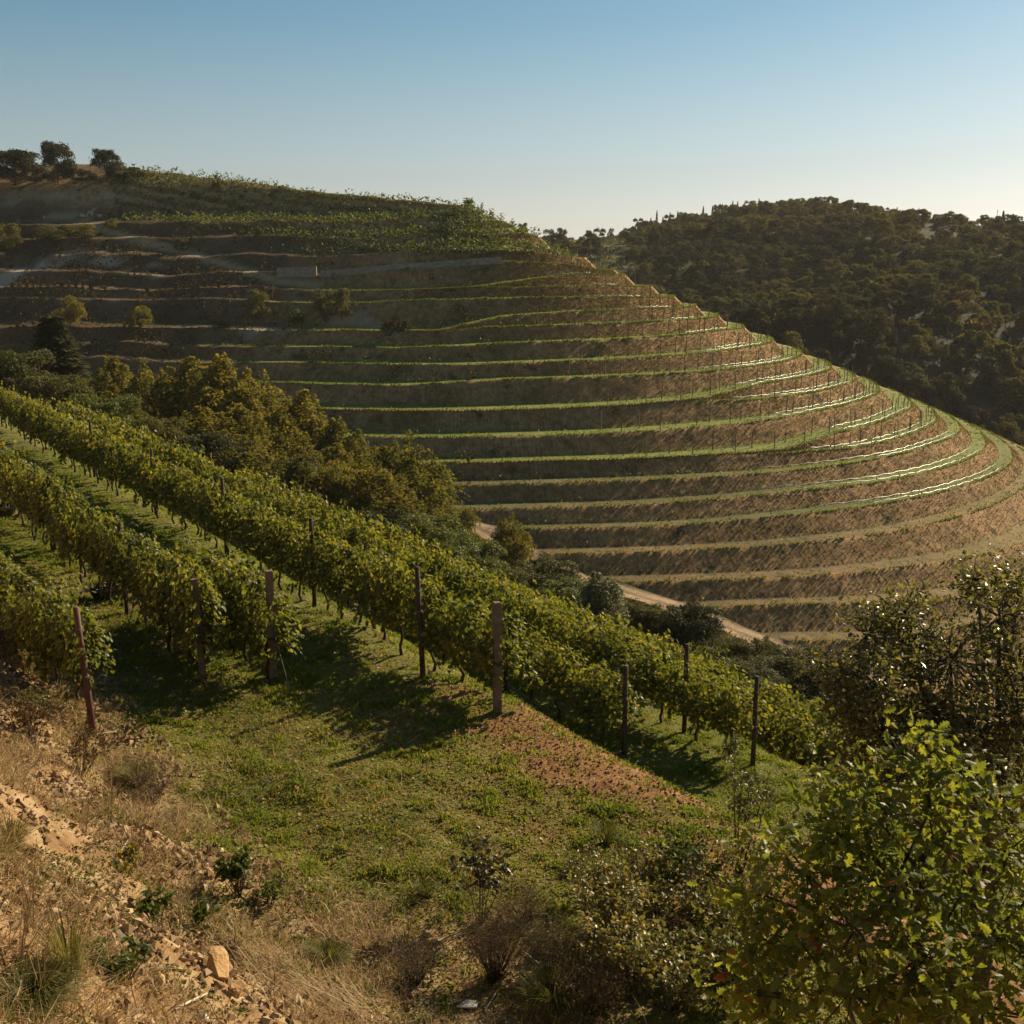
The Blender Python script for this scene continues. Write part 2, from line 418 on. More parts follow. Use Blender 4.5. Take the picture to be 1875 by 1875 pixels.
# ------------------------------------------------------------------ land: materials
def m_near():
    m, t, b = mat_new('slope_soil')
    soil = ramp(t, [(0, (.13, .07, .03)), (.45, (.26, .16, .075)), (.8, (.38, .27, .15)), (1, (.52, .42, .28))], mapr(t, noise(t, 2.2, 6, .65), .28, .72))
    grass = ramp(t, [(0, (.13, .07, .03)), (.35, (.11, .10, .026)), (.7, (.13, .145, .03)), (1, (.24, .155, .075))], mapr(t, noise(t, 3.0, 6, .7), .3, .7))
    red = ramp(t, [(0, (.10, .042, .016)), (.5, (.215, .098, .036)), (.8, (.27, .145, .06)), (1, (.35, .23, .12))], mapr(t, noise(t, 4.0, 6, .7), .3, .7))
    scrub = ramp(t, [(0, (.03, .03, .012)), (1, (.09, .075, .03))], mapr(t, noise(t, .5, 6, .7), .3, .7))
    c = mixc(t, attr(t, 'bank'), grass, soil); c = mixc(t, attr(t, 'red'), c, red); c = mixc(t, attr(t, 'scrub'), c, scrub)
    t.links.new(c, b.inputs['Base Color']); b.inputs['Roughness'].default_value = .95; b.inputs['Specular IOR Level'].default_value = .15
    bump(t, b, noise(t, 9, 6, .7), .9, .06); return m
def m_hill():
    m, t, b = mat_new('terrace_earth')
    g = t.nodes.new('ShaderNodeNewGeometry')
    mp = t.nodes.new('ShaderNodeMapping'); mp.inputs['Scale'].default_value = (1, 1, .35); t.links.new(g.outputs['Position'], mp.inputs[0])
    dry = ramp(t, [(0, (.165, .084, .036)), (.4, (.29, .162, .070)), (.75, (.395, .245, .108)), (1, (.49, .345, .185))], mapr(t, noise(t, 1.3, 8, .72, mp.outputs[0]), .3, .7))
    bigp = mapr(t, noise(t, .12, 4, .6), .42, .62)
    dry = mixc(t, bigp, dry, mixc(t, 1.0, dry, (.66, .70, .60), 'MULTIPLY'))
    scrubby = ramp(t, [(0, (.025, .024, .011)), (1, (.075, .065, .028))], mapr(t, noise(t, .8, 6, .7), .35, .65))
    dry = mixc(t, mapr(t, noise(t, .33, 6, .7), .55, .66), dry, scrubby)
    grass = ramp(t, [(0, (.075, .085, .018)), (.5, (.14, .16, .028)), (1, (.20, .20, .045))], mapr(t, noise(t, 1.2, 6, .7), .3, .7))
    c = mixc(t, attr(t, 'tread'), dry, grass)
    c = mixc(t, attr(t, 'wild_and_shade'), c, mixc(t, mapr(t, noise(t, .09, 6, .65), .4, .6), (.035, .028, .016), (.09, .066, .04)))  # dark scrub brown, also carrying the left flank's shade in its colour
    c = mixc(t, attr(t, 'pale'), c, (.34, .28, .21))
    c = mixc(t, attr(t, 'track'), c, (.30, .22, .12))
    t.links.new(c, b.inputs['Base Color']); b.inputs['Roughness'].default_value = .95; b.inputs['Specular IOR Level'].default_value = .12
    bump(t, b, noise(t, 2.0, 6, .7), .45, .2); return m
def m_far():
    m, t, b = mat_new('woodland_floor')
    c = ramp(t, [(0, (.018, .020, .009)), (.6, (.034, .034, .014)), (1, (.06, .055, .022))], mapr(t, noise(t, .08, 6, .65), .3, .7))
    c = mixc(t, attr(t, 'field'), c, ramp(t, [(0, (.05, .065, .016)), (.6, (.10, .10, .03)), (1, (.2, .15, .07))], mapr(t, noise(t, .11, 5, .6), .35, .65)))
    t.links.new(c, b.inputs['Base Color']); b.inputs['Roughness'].default_value = .95; b.inputs['Specular IOR Level'].default_value = .1
    bump(t, b, noise(t, .8, 5), .8, .6); return m
MAT_NEAR, MAT_HILL, MAT_FAR = m_near(), m_hill(), m_far()

def grid_faces(n, m, flip=False):
    i = np.arange(n - 1)[:, None] * m; j = np.arange(m - 1)[None]
    F = np.stack((i + j, i + m + j, i + m + j + 1, i + j + 1), -1).reshape(-1, 4)
    return F[:, ::-1] if flip else F

# near slope (bank, grassy bench, vine benches, valley side)
ge = np.concatenate((np.arange(-30, -13, 1.0), np.arange(-13, 4.5, .11), np.arange(4.5, 24, .3), np.arange(24, 112, 1.2)))
gt = np.concatenate((np.arange(-110, -18, 2.0), np.arange(-18, 6, .12), np.arange(6, 30, .25), np.arange(30, 190, 1.5)))
E, T = np.meshgrid(ge, gt, indexing='ij'); X, Y = ET(E, T)
Z = near_z(X, Y)
a_bank = sstep(-5.2, -6.8, E - 2.6 * sstep(-3, -6.5, T) + 1.6 * (fbm(T / 2.0, E / 2.0, 51, 3) - .5))
a_red = sstep(-2.6, -.2, E + 4.2 * (fbm(T / 1.3, E / 1.3, 61, 4) - .5)) * sstep(4.3, 3.2, E) * sstep(2.2, -.6, T + 1.2 * (fbm(T, E, 63, 3) - .5)) * .95
a_red = np.maximum(a_red, sstep(8.0, 8.6, E) * sstep(11.2, 10, E) * .6)
a_scr = sstep(16, 24, E)
near_me = build_mesh('slope', np.stack((X, Y, Z), -1).reshape(-1, 3), grid_faces(len(ge), len(gt)), MAT_NEAR, None,
                     {'bank': a_bank.ravel(), 'red': a_red.ravel(), 'scrub': a_scr.ravel()}, True)
o_near = tag(link('hillside_ground', near_me), kind='structure', label='grassy vineyard slope falling from the dry bank to the valley', cat='ground')

# terraced hill
n_u, n_r = PR.shape
UU = np.repeat(U[:, None], n_r, 1); hx, hy = hill_xy(UU, PR)
crease = fbm(hx / 2.2, hy / 2.2, 71, 4) - .5
rough_amt = (1 - PT) * (.18 + .6 * (1 - sstep(-30, 5, UU)))
hz = PZ + crease * .9 * rough_amt + (fbm(hx / 14, hy / 14, 73, 3) - .5) * 1.8 * (1 - sstep(-30, 5, UU)) * sstep(2, 14, PR)
pxh, pyh, _ = project(np.stack((hx, hy, hz), -1))
wild_and_shade = (1 - sstep(-30, 8, UU)) * .85 * sstep(5, 10, ZAXU[:, None] - PZ)  # left flank: rough scrub tone, darkened to stand in for shade
lipk = np.zeros(PR.shape[1]); _c = 5
for _k in range(len(LIPS)): lipk[_c:_c + 9] = _k; _c += 9
wild_and_shade = np.maximum(wild_and_shade, np.where((lipk[None] >= 17) & (PT > .05), .6 * (1 - .6 * sstep(70, 100, UU)) * np.where((lipk[None] < 19), 1 - sstep(70, 100, UU), 1), 0))
def near_line(px, py, pts, w):
    best = np.full(px.shape, 1e9)
    for (x0, y0), (x1, y1) in zip(pts[:-1], pts[1:]):
        dx, dy = x1 - x0, y1 - y0; t = np.clip(((px - x0) * dx + (py - y0) * dy) / (dx * dx + dy * dy), 0, 1)
        best = np.minimum(best, np.hypot(px - x0 - t * dx, (py - y0 - t * dy)))
    return sstep(w, w * .45, best)
frag = fbm(hx / 3.1, hy / 3.1, 77, 4)
track = near_line(pxh, pyh, [(90, 396), (140, 402), (190, 421), (260, 441), (330, 460), (420, 487), (510, 515), (580, 522)], 10) * (UU < 60)
pale = near_line(pxh, pyh, [(0, 515), (70, 485), (140, 468), (200, 480), (290, 497)], 17) * (UU < 30) * sstep(.35, .55, frag)
pale = np.maximum(pale, near_line(pxh, pyh, [(0, 372), (120, 362), (230, 356)], 14) * (UU < 0) * sstep(.4, .65, frag) * .5)
pale = np.maximum(pale, near_line(pxh, pyh, [(460, 608), (540, 585), (640, 580), (720, 600)], 22) * (UU < 45) * sstep(.45, .62, frag) * .6)
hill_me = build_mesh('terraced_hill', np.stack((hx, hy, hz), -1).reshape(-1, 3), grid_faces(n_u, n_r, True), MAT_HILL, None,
                     {'tread': (PT * sstep(.2, .9, PT)).ravel(), 'wild_and_shade': wild_and_shade.ravel(), 'pale': pale.ravel(), 'track': track.ravel()}, True)
o_hill = tag(link('terraced_hill', hill_me), kind='structure', label='rounded hill cut into curving grassy terraces', cat='hill')

# far hills
fx = np.concatenate((np.arange(-2600, -300, 100), np.arange(-300, 480, 5.0), np.arange(480, 3200, 100)))
fy = np.concatenate((np.arange(151, 660, 5.0), np.arange(660, 1400, 40), np.arange(1400, 5200, 200)))
FX, FY = np.meshgrid(fx, fy, indexing='ij'); FZ = far_z(FX, FY)
fpx, fpy, _ = project(np.stack((FX, FY, FZ), -1))
field = sstep(1190, 1120, fpx) * sstep(330, 370, FY)
far_me = build_mesh('far_hills', np.stack((FX, FY, FZ), -1).reshape(-1, 3), grid_faces(len(fx), len(fy)), MAT_FAR, None, {'field': np.clip(field, 0, 1).ravel()}, True)
tag(link('far_hills', far_me), kind='structure', label='wooded far hills and plateau along the skyline', cat='hills')

def bvh(me):
    V = [v.co.copy() for v in me.vertices]; return BVHTree.FromPolygons(V, [tuple(p.vertices) for p in me.polygons])
BVHS = [bvh(near_me), bvh(hill_me), bvh(far_me)]
def seen(p, tol=1.5):
    p = Vector(p); L = p.length; d = p / L
    for b in BVHS:
        h = b.ray_cast(Vector((0, 0, 0)), d, L - tol)
        if h[0] is not None: return False
    return True
def cast(px, py, which=(0, 1, 2)):
    d = Vector(ray(px, py)).normalized(); best = None
    for k in which:
        h = BVHS[k].ray_cast(Vector((0, 0, 0)), d, 4000)
        if h[0] is not None and (best is None or h[3] < best[1]): best = (h[0], h[3])
    return None if best is None else np.array(best[0])

# air: one even, closed box of haze round the whole place
hz_m = bpy.data.materials.new('haze'); hz_m.use_nodes = True
_t = hz_m.node_tree; _t.nodes.remove(_t.nodes['Principled BSDF'])
_v = _t.nodes.new('ShaderNodeVolumePrincipled'); _v.inputs['Density'].default_value = HAZE; _v.inputs['Color'].default_value = (1.0, .97, .94, 1); _v.inputs['Anisotropy'].default_value = .1
_t.links.new(_v.outputs[0], _t.nodes['Material Output'].inputs['Volume'])
_bv, _bf = box((300, 2400, 0), (6400, 5700, 0)); zlo = float(min(FZ.min(), Z.min(), hz.min())) - 1.0
_bv[:4, 2] = zlo; _bv[4:, 2] = 62.0
tag(link('haze', build_mesh('haze', _bv, _bf, hz_m)), 'thin even haze in the air', 'haze', None, 'stuff')

# dirt track along the valley foot, laid just above the slope
def ribbon(name, pts, width, mat, lift=.12, label='', cat='track', n=80):
    pts = np.array(pts, float); s = np.concatenate(([0], np.cumsum(np.linalg.norm(np.diff(pts[:, :2], axis=0), axis=1))))
    q = np.linspace(0, s[-1], n); c = np.stack([np.interp(q, s, pts[:, k]) for k in range(2)], -1)
    tn = unit(np.gradient(c, axis=0)); nn = np.stack((-tn[:, 1], tn[:, 0]), -1)
    V = []
    ws = np.linspace(-1, 1, 7)
    for w in ws:
        p = c + nn * (w * width / 2 * (1 + .15 * np.sin(q * .7 + w))[:, None]); V.append(np.stack((p[:, 0], p[:, 1], G(p[:, 0], p[:, 1]) + lift), -1))
    V = np.array(V)
    zc = V[:, :, 2].max(0)                              # a level cross-section, smoothed along the way
    zc = np.convolve(np.pad(zc, 6, 'edge'), np.ones(13) / 13, 'valid')
    for a in range(7): V[a, :, 2] = np.maximum(V[a, :, 2] * .3 + zc * .7, V[a, :, 2]) - .05 * (a % 2)
    me = build_mesh(name, V.reshape(-1, 3), grid_faces(7, n), mat, None, {'across': np.repeat(np.abs(ws), n)}, True)
    return tag(link(name, me), kind='structure', label=label, cat=cat)
def m_track():
    m, t, b = mat_new('track_dirt')
    d = ramp(t, [(0, (.20, .115, .06)), (.6, (.31, .19, .10)), (1, (.42, .29, .17))], mapr(t, noise(t, 2.2, 6, .7), .3, .7))
    g = ramp(t, [(0, (.09, .07, .03)), (1, (.17, .13, .05))], noise(t, 3.0, 4))
    ac = math_n(t, 'ADD', attr(t, 'across'), math_n(t, 'MULTIPLY_ADD', noise(t, 1.5, 4), .5, -.25))
    mid = mapr(t, ac, .30, .12); edge = mapr(t, ac, .72, .92)
    c = mixc(t, math_n(t, 'MAXIMUM', mid, edge, None, True), d, g)
    t.links.new(c, b.inputs['Base Color']); b.inputs['Roughness'].default_value = .95; bump(t, b, noise(t, 5, 5), .7, .06); return m
M_TRACK = m_track()
def valley_pts(pxs):
    r = []
    for px, py in pxs:
        h = cast(px, py)
        r.append(h)
    return [p for p in r if p is not None]
tr_pts = valley_pts([(770, 935), (830, 962), (900, 992), (980, 1030), (1060, 1068), (1140, 1098), (1240, 1126), (1320, 1160), (1400, 1190), (1470, 1215), (1560, 1250)])
TR = np.array(tr_pts)
ribbon('dirt_track', TR, 2.9, M_TRACK, .35, 'sandy dirt track along the foot of the terraces')

# ------------------------------------------------------------------ trees
M_BLADE = None
def blob_crown(H, R, nblob, nleaf, leaf, tmpl, shape='broad', base=.3, inner=.2):
    """leaf clumps on the shells of many uneven blobs"""
    C, RB = [], []
    for k in range(nblob):
        f = rng.random() ** .8
        z = base + (1 - base) * (f * .9)
        if shape == 'broad': w = math.sqrt(max(.05, 1 - ((z - base) / (1 - base) * 1.05 - .35) ** 2 / .75)) * (.25 + .65 * math.sqrt(rng.random()))
        elif shape == 'tall': w = (1 - .75 * ((z - base) / (1 - base)) ** 1.3) * (.2 + .7 * math.sqrt(rng.random()))
        else: w = .75 * math.sqrt(rng.random())
        a = rng.random() * 2 * math.pi
        C.append((math.cos(a) * w * R, math.sin(a) * w * R, z * H)); RB.append(R * rng.uniform(.24, .50) * (1 - .4 * (z - base)))
    C.append((0, 0, H * (.9 if shape == 'tall' else .82))); RB.append(R * .28)
    C = np.array(C); RB = np.array(RB)
    if shape == 'tall': stretch = np.array((1, 1, 1.7))
    else: stretch = np.array((1, 1, .85))
    if shape == 'tall':
        ns = nblob; w = R * .82 * np.sqrt(rng.random(ns)); a = rng.random(ns) * 6.283
        sx, sy = np.cos(a) * w, np.sin(a) * w
        sh = H * (1 - .5 * (w / R) ** 1.8) * rng.uniform(.8, 1.03, ns); sh[0] = H; sx[0] = sy[0] = 0
        sr = R * rng.uniform(.2, .36, ns); sb = base * H * rng.uniform(.3, 1.6, ns) + sh * rng.uniform(0, .35, ns)
        k = rng.choice(ns, nleaf, p=(sr * (sh - sb)).clip(.05) / (sr * (sh - sb)).clip(.05).sum())
        f = rng.random(nleaf) ** .8; an = rng.random(nleaf) * 6.283
        prof = np.clip(np.sin(np.clip(f * .84 + .14, 0, 1) * math.pi), .04, 1) ** .75
        prof *= .65 + .6 * vnoise(f * 9 + k * 3.7, an * 1.6, 7)
        rr_ = sr[k] * prof * np.where(rng.random(nleaf) < .25, rng.random(nleaf), rng.uniform(.8, 1.15, nleaf))
        d = np.stack((np.cos(an), np.sin(an), .35 + 0 * an), -1)
        pos = np.stack((sx[k] * (1 + .12 * f) + d[:, 0] * rr_, sy[k] * (1 + .12 * f) + d[:, 1] * rr_, sb[k] + (sh[k] - sb[k]) * f), -1)
        C = np.stack((sx, sy, (sb + sh) / 2), -1)
        return leaves(pos, unit(d) + .7 * rng.normal(size=d.shape), leaf * rng.uniform(.6, 1.35, nleaf), tmpl), C
    k = rng.choice(len(C), nleaf, p=RB ** 2 / (RB ** 2).sum())
    d = sph(nleaf); d[:, 2] = np.where(d[:, 2] < -.35, -d[:, 2], d[:, 2])
    rad = RB[k] * np.where(rng.random(nleaf) < inner, rng.uniform(.3, .8, nleaf), rng.uniform(.8, 1.12, nleaf))
    spike = rng.random(nleaf) < .06
    rad = np.where(spike, rad * rng.uniform(1.1, 1.5, nleaf), rad)
    pos = C[k] + d * rad[:, None] * stretch
    pos[:, 2] = np.minimum(pos[:, 2], H)
    pos[:, 2] = np.maximum(pos[:, 2], .04 * H)
    return leaves(pos, d + .8 * rng.normal(size=d.shape), leaf * rng.uniform(.6, 1.35, nleaf), tmpl), C
def trunk_acc(C, H, r0, base, nl=6):
    a = Acc()
    top = np.array((rng.normal() * .05 * H, rng.normal() * .05 * H, H * .8))
    a.add(*tube([(0, 0, -.6), (.01 * H, 0, .12 * H), top * .5 + np.array((.02 * H, 0, 0)), top], [r0 * 1.25, r0, r0 * .6, r0 * .15], 7))
    for k in rng.choice(len(C), min(nl, len(C)), replace=False):
        s = top * rng.uniform(.25, .6); m = (s + C[k]) / 2 + rng.normal(size=3) * .03 * H
        a.add(*tube([s, m, C[k]], [r0 * .5, r0 * .3, r0 * .08], 5))
    return a
HIDE = []
def tree_template(name, H, R, nblob, nleaf, leaf, tmpl, mat, shape, base=.25, r0=.16):
    (V, F, rr), C = blob_crown(H, R, nblob, nleaf, leaf, tmpl, shape, base)
    cme = build_mesh(name + '_crown', V, F, mat, None, {'rnd': rr})
    tme = trunk_acc(C, H, r0, base).mesh(name + '_trunk', M_BARK, True)
    return dict(crown=cme, trunk=tme, H=H, R=R)
def conifer_template(name, H, R, n, leaf, mat, tiers=13):
    a = []
    z = H * (.08 + .9 * rng.random(n) ** 1.25); tier = np.floor(z / H * tiers) / tiers
    fr = (z / H * tiers) % 1.0
    w = R * (1 - tier) ** .85 * (1.05 - .45 * fr) * np.sqrt(rng.random(n)) ** .6
    ang = rng.random(n) * 2 * math.pi + .0
    w *= .7 + .5 * vnoise(ang * 2.2, tier * 31, 5)
    pos = np.stack((np.cos(ang) * w, np.sin(ang) * w, z - .12 * w), -1)
    out = np.stack((np.cos(ang), np.sin(ang), -.25 + 0 * ang), -1)
    V, F, rr = leaves(pos, np.stack((np.cos(ang) * .4, np.sin(ang) * .4, 1 + 0 * ang), -1) + .35 * rng.normal(size=(n, 3)), leaf * rng.uniform(.6, 1.3, n), LEAF_SIMPLE, out)
    cme = build_mesh(name + '_crown', V, F, mat, None, {'rnd': rr})
    tm = Acc().add(*tube([(0, 0, -.5), (0, 0, H * .5), (0, 0, H * .97)], [R * .07, R * .04, .02], 6)).mesh(name + '_trunk', M_BARK, True)
    return dict(crown=cme, trunk=tm, H=H, R=R)
def plant_tree(name, tp, px, pytop, d, wpx, label, cat='tree', group=None, mats=None, minh=1.5, rz=None, sink=0.0, hmax=None):
    top = P(px, pytop, d); g = G1(top[0], top[1]) - sink
    H = max(minh, top[2] - g); R = max(.3, wpx * (1.4 if tp in TALL else 1.08) / 2 / F_PX * d)
    if hmax: H = min(H, hmax); g = top[2] - H
    root = empty(name, (top[0], top[1], g), rng.random() * 6.28 if rz is None else rz)
    root.scale = (R / tp['R'], R / tp['R'], H / tp['H'])
    link('crown', tp['crown'], root); link('trunk', tp['trunk'], root)
    if mats: root.children[0].material_slots[0].link = 'OBJECT'; root.children[0].material_slots[0].material = mats
    return tag(root, label, cat, group)

TALL = [tree_template('tall_a', 12, 3.4, 42, 13000, .2, LEAF_CLUMP, M_YELLOW, 'tall', .1), tree_template('tall_b', 11, 3.8, 46, 13000, .2, LEAF_CLUMP, M_YELLOW, 'tall', .12),
        tree_template('tall_c', 12, 3.0, 34, 11000, .19, LEAF_CLUMP, M_YELLOW, 'tall', .08)]
BROAD = [tree_template('broad_a', 7, 3.2, 34, 12000, .18, LEAF_CLUMP, M_OLIVE, 'broad', .2), tree_template('broad_b', 7, 3.4, 32, 12000, .18, LEAF_CLUMP, M_OLIVE, 'broad', .15)]
BUSH = [tree_template('bush_a', 3, 2.0, 18, 4200, .14, LEAF_CLUMP, M_OLIVE, 'broad', .05, .06), tree_template('bush_b', 3, 2.2, 14, 4200, .14, LEAF_CLUMP, M_GREEN, 'round', .05, .06)]
HTREE = tree_template('hill_tree', 4.5, 2.6, 34, 9000, .17, LEAF_CLUMP, M_DARK, 'broad', .1, .1)
CONIFER = conifer_template('conifer', 13, 3.2, 9000, .5, M_DARK)

# valley trees: (kind, px, top py, depth, width px, material, label)
YEL = 'yellowing trees massed in the gully behind the vine rows'
VT = [
 ('conifer', 95, 575, 108, 180, M_DARK, 'dark tiered conifer at the left of the gully trees', 'conifer', None),
 ('b0', 30, 640, 96, 130, M_OLIVE, 'rounded dark olive tree at the left edge, before the conifer', 'tree', None),
 ('b1', 105, 688, 88, 130, M_OLIVE, 'olive green tree in front of the tiered conifer', 'tree', None),
 ('t0', 195, 652, 100, 110, M_YELLOW, 'slim yellowing tree second from the left of the gully mass', 'tree', YEL),
 ('t1', 262, 655, 98, 100, M_YELLOW, 'yellowing tree with a pointed top between two broader ones', 'tree', YEL),
 ('t2', 340, 655, 92, 130, M_YELLOW, 'tall yellowing tree left of the highest gully crown', 'tree', YEL),
 ('t0', 410, 648, 90, 150, M_YELLOW, 'highest yellowing tree of the gully mass', 'tree', YEL),
 ('t1', 482, 678, 88, 150, M_YELLOW, 'broad yellowing tree right of the highest gully crown', 'tree', YEL),
 ('t2', 550, 715, 86, 130, M_YELLOW, 'yellowing tree on the descending shoulder of the gully mass', 'tree', YEL),
 ('t0', 622, 765, 84, 130, M_YELLOW, 'rounded yellow green tree low on the shoulder of the gully mass', 'tree', YEL),
 ('t1', 748, 788, 80, 135, M_YELLOW, 'cone shaped yellow green tree alone at the right end of the gully mass', 'tree', YEL),
 ('b0', 185, 722, 76, 120, M_GREEN, 'bushy green tree with a bright top just above the vine rows', 'tree', None),
 ('t2', 375, 745, 78, 130, M_YELLOW, 'shorter ochre tree in front of the highest gully crown', 'tree', YEL),
 ('b1', 300, 765, 74, 110, M_OLIVE, 'olive tree low in front of the gully mass', 'tree', None),
 ('t1', 470, 800, 72, 150, M_YELLOW, 'ochre tree low in the middle of the gully', 'tree', None),
 ('b1', 560, 840, 68, 130, M_OLIVE, 'olive bushy tree above the middle of the vine row', 'tree', None),
 ('b0', 640, 850, 70, 130, M_YELLOW, 'ochre bushy tree below the lone cone shaped tree', 'tree', None),
 ('t2', 700, 870, 70, 130, M_YELLOW, 'brownish yellow tree standing before the first terraces', 'tree', None),
 ('b1', 700, 935, 62, 130, M_DARK, 'dark low tree tucked behind the vine canopy', 'tree', None),
 ('t1', 520, 760, 82, 130, M_YELLOW, 'ochre tree filling the gap below the shoulder of the gully mass', 'tree', YEL),
 ('t0', 440, 740, 80, 130, M_YELLOW, 'ochre tree below the highest gully crown', 'tree', YEL),
 ('b1', 400, 800, 72, 140, M_DARK, 'dark tree in the shadowed heart of the gully', 'tree', None),
 ('t0', 250, 745, 80, 110, M_YELLOW, 'ochre tree behind the bright topped one', 'tree', None),
 ('t2', 620, 815, 76, 120, M_YELLOW, 'ochre tree under the rounded yellow green crown', 'tree', None),
]
TP = {'t': TALL, 'b': BROAD}
for kind, px, py, d, w, m, lab, cat, grp in VT:
    tp = CONIFER if kind == 'conifer' else TP[kind[0]][int(kind[1])]
    plant_tree('conifer' if kind == 'conifer' else ('scrub_bush' if cat == 'bush' else 'gully_tree'), tp, px, py, d, w, lab, cat, grp, m, sink=.3)

# scrub between the lowest vine rows and the track: (template, px, base py, width px, height px, ...)
SB = [(BROAD[0], 835, 1020, 80, 75, M_YELLOW, 'small round ochre tree beside the top of the track', 'tree'), (TALL[1], 938, 1063, 85, 102, M_YELLOW, 'upright golden tree at the edge of the sandy track', 'tree'),
 (BROAD[1], 795, 1042, 140, 82, M_GREEN, 'fresh green bushy tree behind the end of the vine row', 'tree'), (BROAD[0], 866, 1062, 110, 62, M_GREEN, 'green round shrub left of the golden track side tree', 'bush'),
 (BROAD[1], 915, 1088, 90, 45, M_OLIVE, 'dull olive bush under the golden tree', 'bush'), (BROAD[0], 990, 1106, 140, 66, M_OLIVE, 'broad olive scrub bush below the sandy track', 'bush'),
 (BROAD[1], 1042, 1130, 120, 52, M_GREEN, 'mid green scrub bush just above the vine canopy', 'bush'), (TALL[2], 1094, 1152, 115, 88, M_SILVER, 'pale grey green feathery tree below the track', 'tree'),
 (BROAD[0], 1148, 1166, 90, 52, M_OLIVE, 'low olive bush right of the feathery tree', 'bush'), (BROAD[1], 1198, 1182, 85, 62, M_OLIVE, 'olive bush touching the dark rounded bush', 'bush'),
 (BROAD[0], 1258, 1208, 120, 84, M_DARK, 'large dark rounded bush in front of the lit track', 'bush'), (BROAD[1], 1330, 1228, 90, 48, M_OLIVE, 'small olive bush right of the dark rounded bush', 'bush'),
 (TALL[1], 1400, 1240, 95, 66, M_OLIVE, 'thin spreading tree by the lower bend of the track', 'tree'), (BROAD[0], 1455, 1268, 130, 66, M_OLIVE, 'broad brownish bush at the bottom of the track', 'bush'),
 (BROAD[1], 1530, 1294, 120, 60, M_RUSTY, 'russet bush at the valley foot by the glossy tree', 'bush'), (BROAD[0], 1372, 1264, 110, 48, M_OLIVE, 'dusky bush beyond the last vine row', 'bush'),
 (BROAD[1], 1600, 1322, 120, 60, M_OLIVE, 'olive bush half hidden by the glossy tree', 'bush'), (BROAD[0], 1075, 1130, 60, 34, M_RUSTY, 'small russet bush left of the feathery tree', 'bush'), (BROAD[1], 890, 1050, 50, 30, M_OLIVE, 'little olive bush at the left foot of the golden tree', 'bush'),
 (BROAD[1], 1150, 1135, 50, 26, M_RUSTY, 'small russet bush on the lower edge of the track', 'bush')]
for tp, px, py, wpx, hpx, m, lab, cat in SB:
    h = cast(px, py, (0,))
    if h is None: continue
    d = h[1] * CP - h[2] * SP; Rw = wpx / 2 / F_PX * d; H = hpx * 1.3 / F_PX * d
    root = empty('scrub_bush' if cat == 'bush' else 'gully_tree', (h[0], h[1], h[2] - .2), rng.random() * 6.28); root.scale = (Rw / tp['R'], Rw / tp['R'], H / tp['H'])
    link('crown', tp['crown'], root); link('trunk', tp['trunk'], root)
    root.children[0].material_slots[0].link = 'OBJECT'; root.children[0].material_slots[0].material = m
    tag(root, lab, cat)

# hill bushes and hilltop trees
HB = [
 ('bush', BUSH[0], 470, 585, 50, 52, M_OLIVE, 'round olive bush on the terrace below the stone wall'),
 ('bush', BUSH[1], 590, 572, 42, 36, M_OLIVE, 'small olive bush left of the larger bush at mid slope'),
 ('bush', BUSH[0], 626, 585, 55, 55, M_OLIVE, 'larger ochre bush at mid slope where the terraces begin'),
 ('bush', BUSH[1], 545, 592, 34, 26, M_GREEN, 'little green bush between two larger hillside bushes'),
 ('bush', BUSH[0], 255, 600, 44, 38, M_YELLOW, 'ochre bush alone on the dark shaded slope'),
 ('bush', BUSH[1], 130, 595, 60, 52, M_YELLOW, 'ochre bush on the slope above the conifer'),
 ('bush', BUSH[0], 8, 462, 62, 50, M_OLIVE, 'bright olive bush at the left edge under the hilltop'),
 ('bush', BUSH[1], 95, 442, 70, 26, M_OLIVE, 'low spreading bush on the mound below the track'),
 ('bush', BUSH[0], 150, 436, 60, 24, M_YELLOW, 'ochre bush on the mound beside the track'),
 ('bush', BUSH[1], 205, 418, 26, 18, M_YELLOW, 'tiny yellow bush at the bend of the hill track'),
 ('bush', BUSH[0], 330, 462, 26, 26, M_OLIVE, 'small bush beside the lower hill track'),
 ('bush', BUSH[1], 400, 600, 40, 24, M_OLIVE, 'low bush on the dim slope left of the round bush'),
 ('bush', BUSH[0], 1104, 640, 16, 14, M_GREEN, 'tiny green bush on a terrace riser'),
 ('hilltop_tree', HTREE, 28, 338, 110, 58, M_DARK, 'broad brown green hilltop tree at the left edge'),
 ('hilltop_tree', HTREE, 107, 338, 60, 74, M_DARK, 'tall dark round tree standing on the hilltop'),
 ('hilltop_tree', HTREE, 196, 332, 50, 56, M_DARK, 'smaller dark flat topped tree right of the tall hilltop tree'),
 ('hilltop_bush', BUSH[0], 150, 336, 50, 26, M_DARK, 'dark bush between the two hilltop trees'),
 ('hilltop_bush', BUSH[1], 240, 330, 60, 22, M_DARK, 'low dark bush right of the flat topped hilltop tree'),
 ('hilltop_bush', BUSH[0], 66, 338, 50, 34, M_DARK, 'dark bush left of the tall hilltop tree'),
 ('sapling', BUSH[1], 398, 345, 20, 24, M_GREEN, 'lone sapling poking above the hilltop vines'),
]
for nm, tp, px, py, wpx, hpx, m, lab in HB:
    h = cast(px, py, (1,))
    if h is None:
        h = cast(px, py + 8, (1,))
        if h is None: continue
    d = h[1] * CP - h[2] * SP
    R = wpx / 2 / F_PX * d; H = hpx / F_PX * d
    root = empty(nm, tuple(h), rng.random() * 6.28); root.scale = (R / tp['R'], R / tp['R'], H / tp['H'])
    link('crown', tp['crown'], root); link('trunk', tp['trunk'], root)
    root.children[0].material_slots[0].link = 'OBJECT'; root.children[0].material_slots[0].material = m
    tag(root, lab, 'bush' if 'bush' in nm else 'tree')

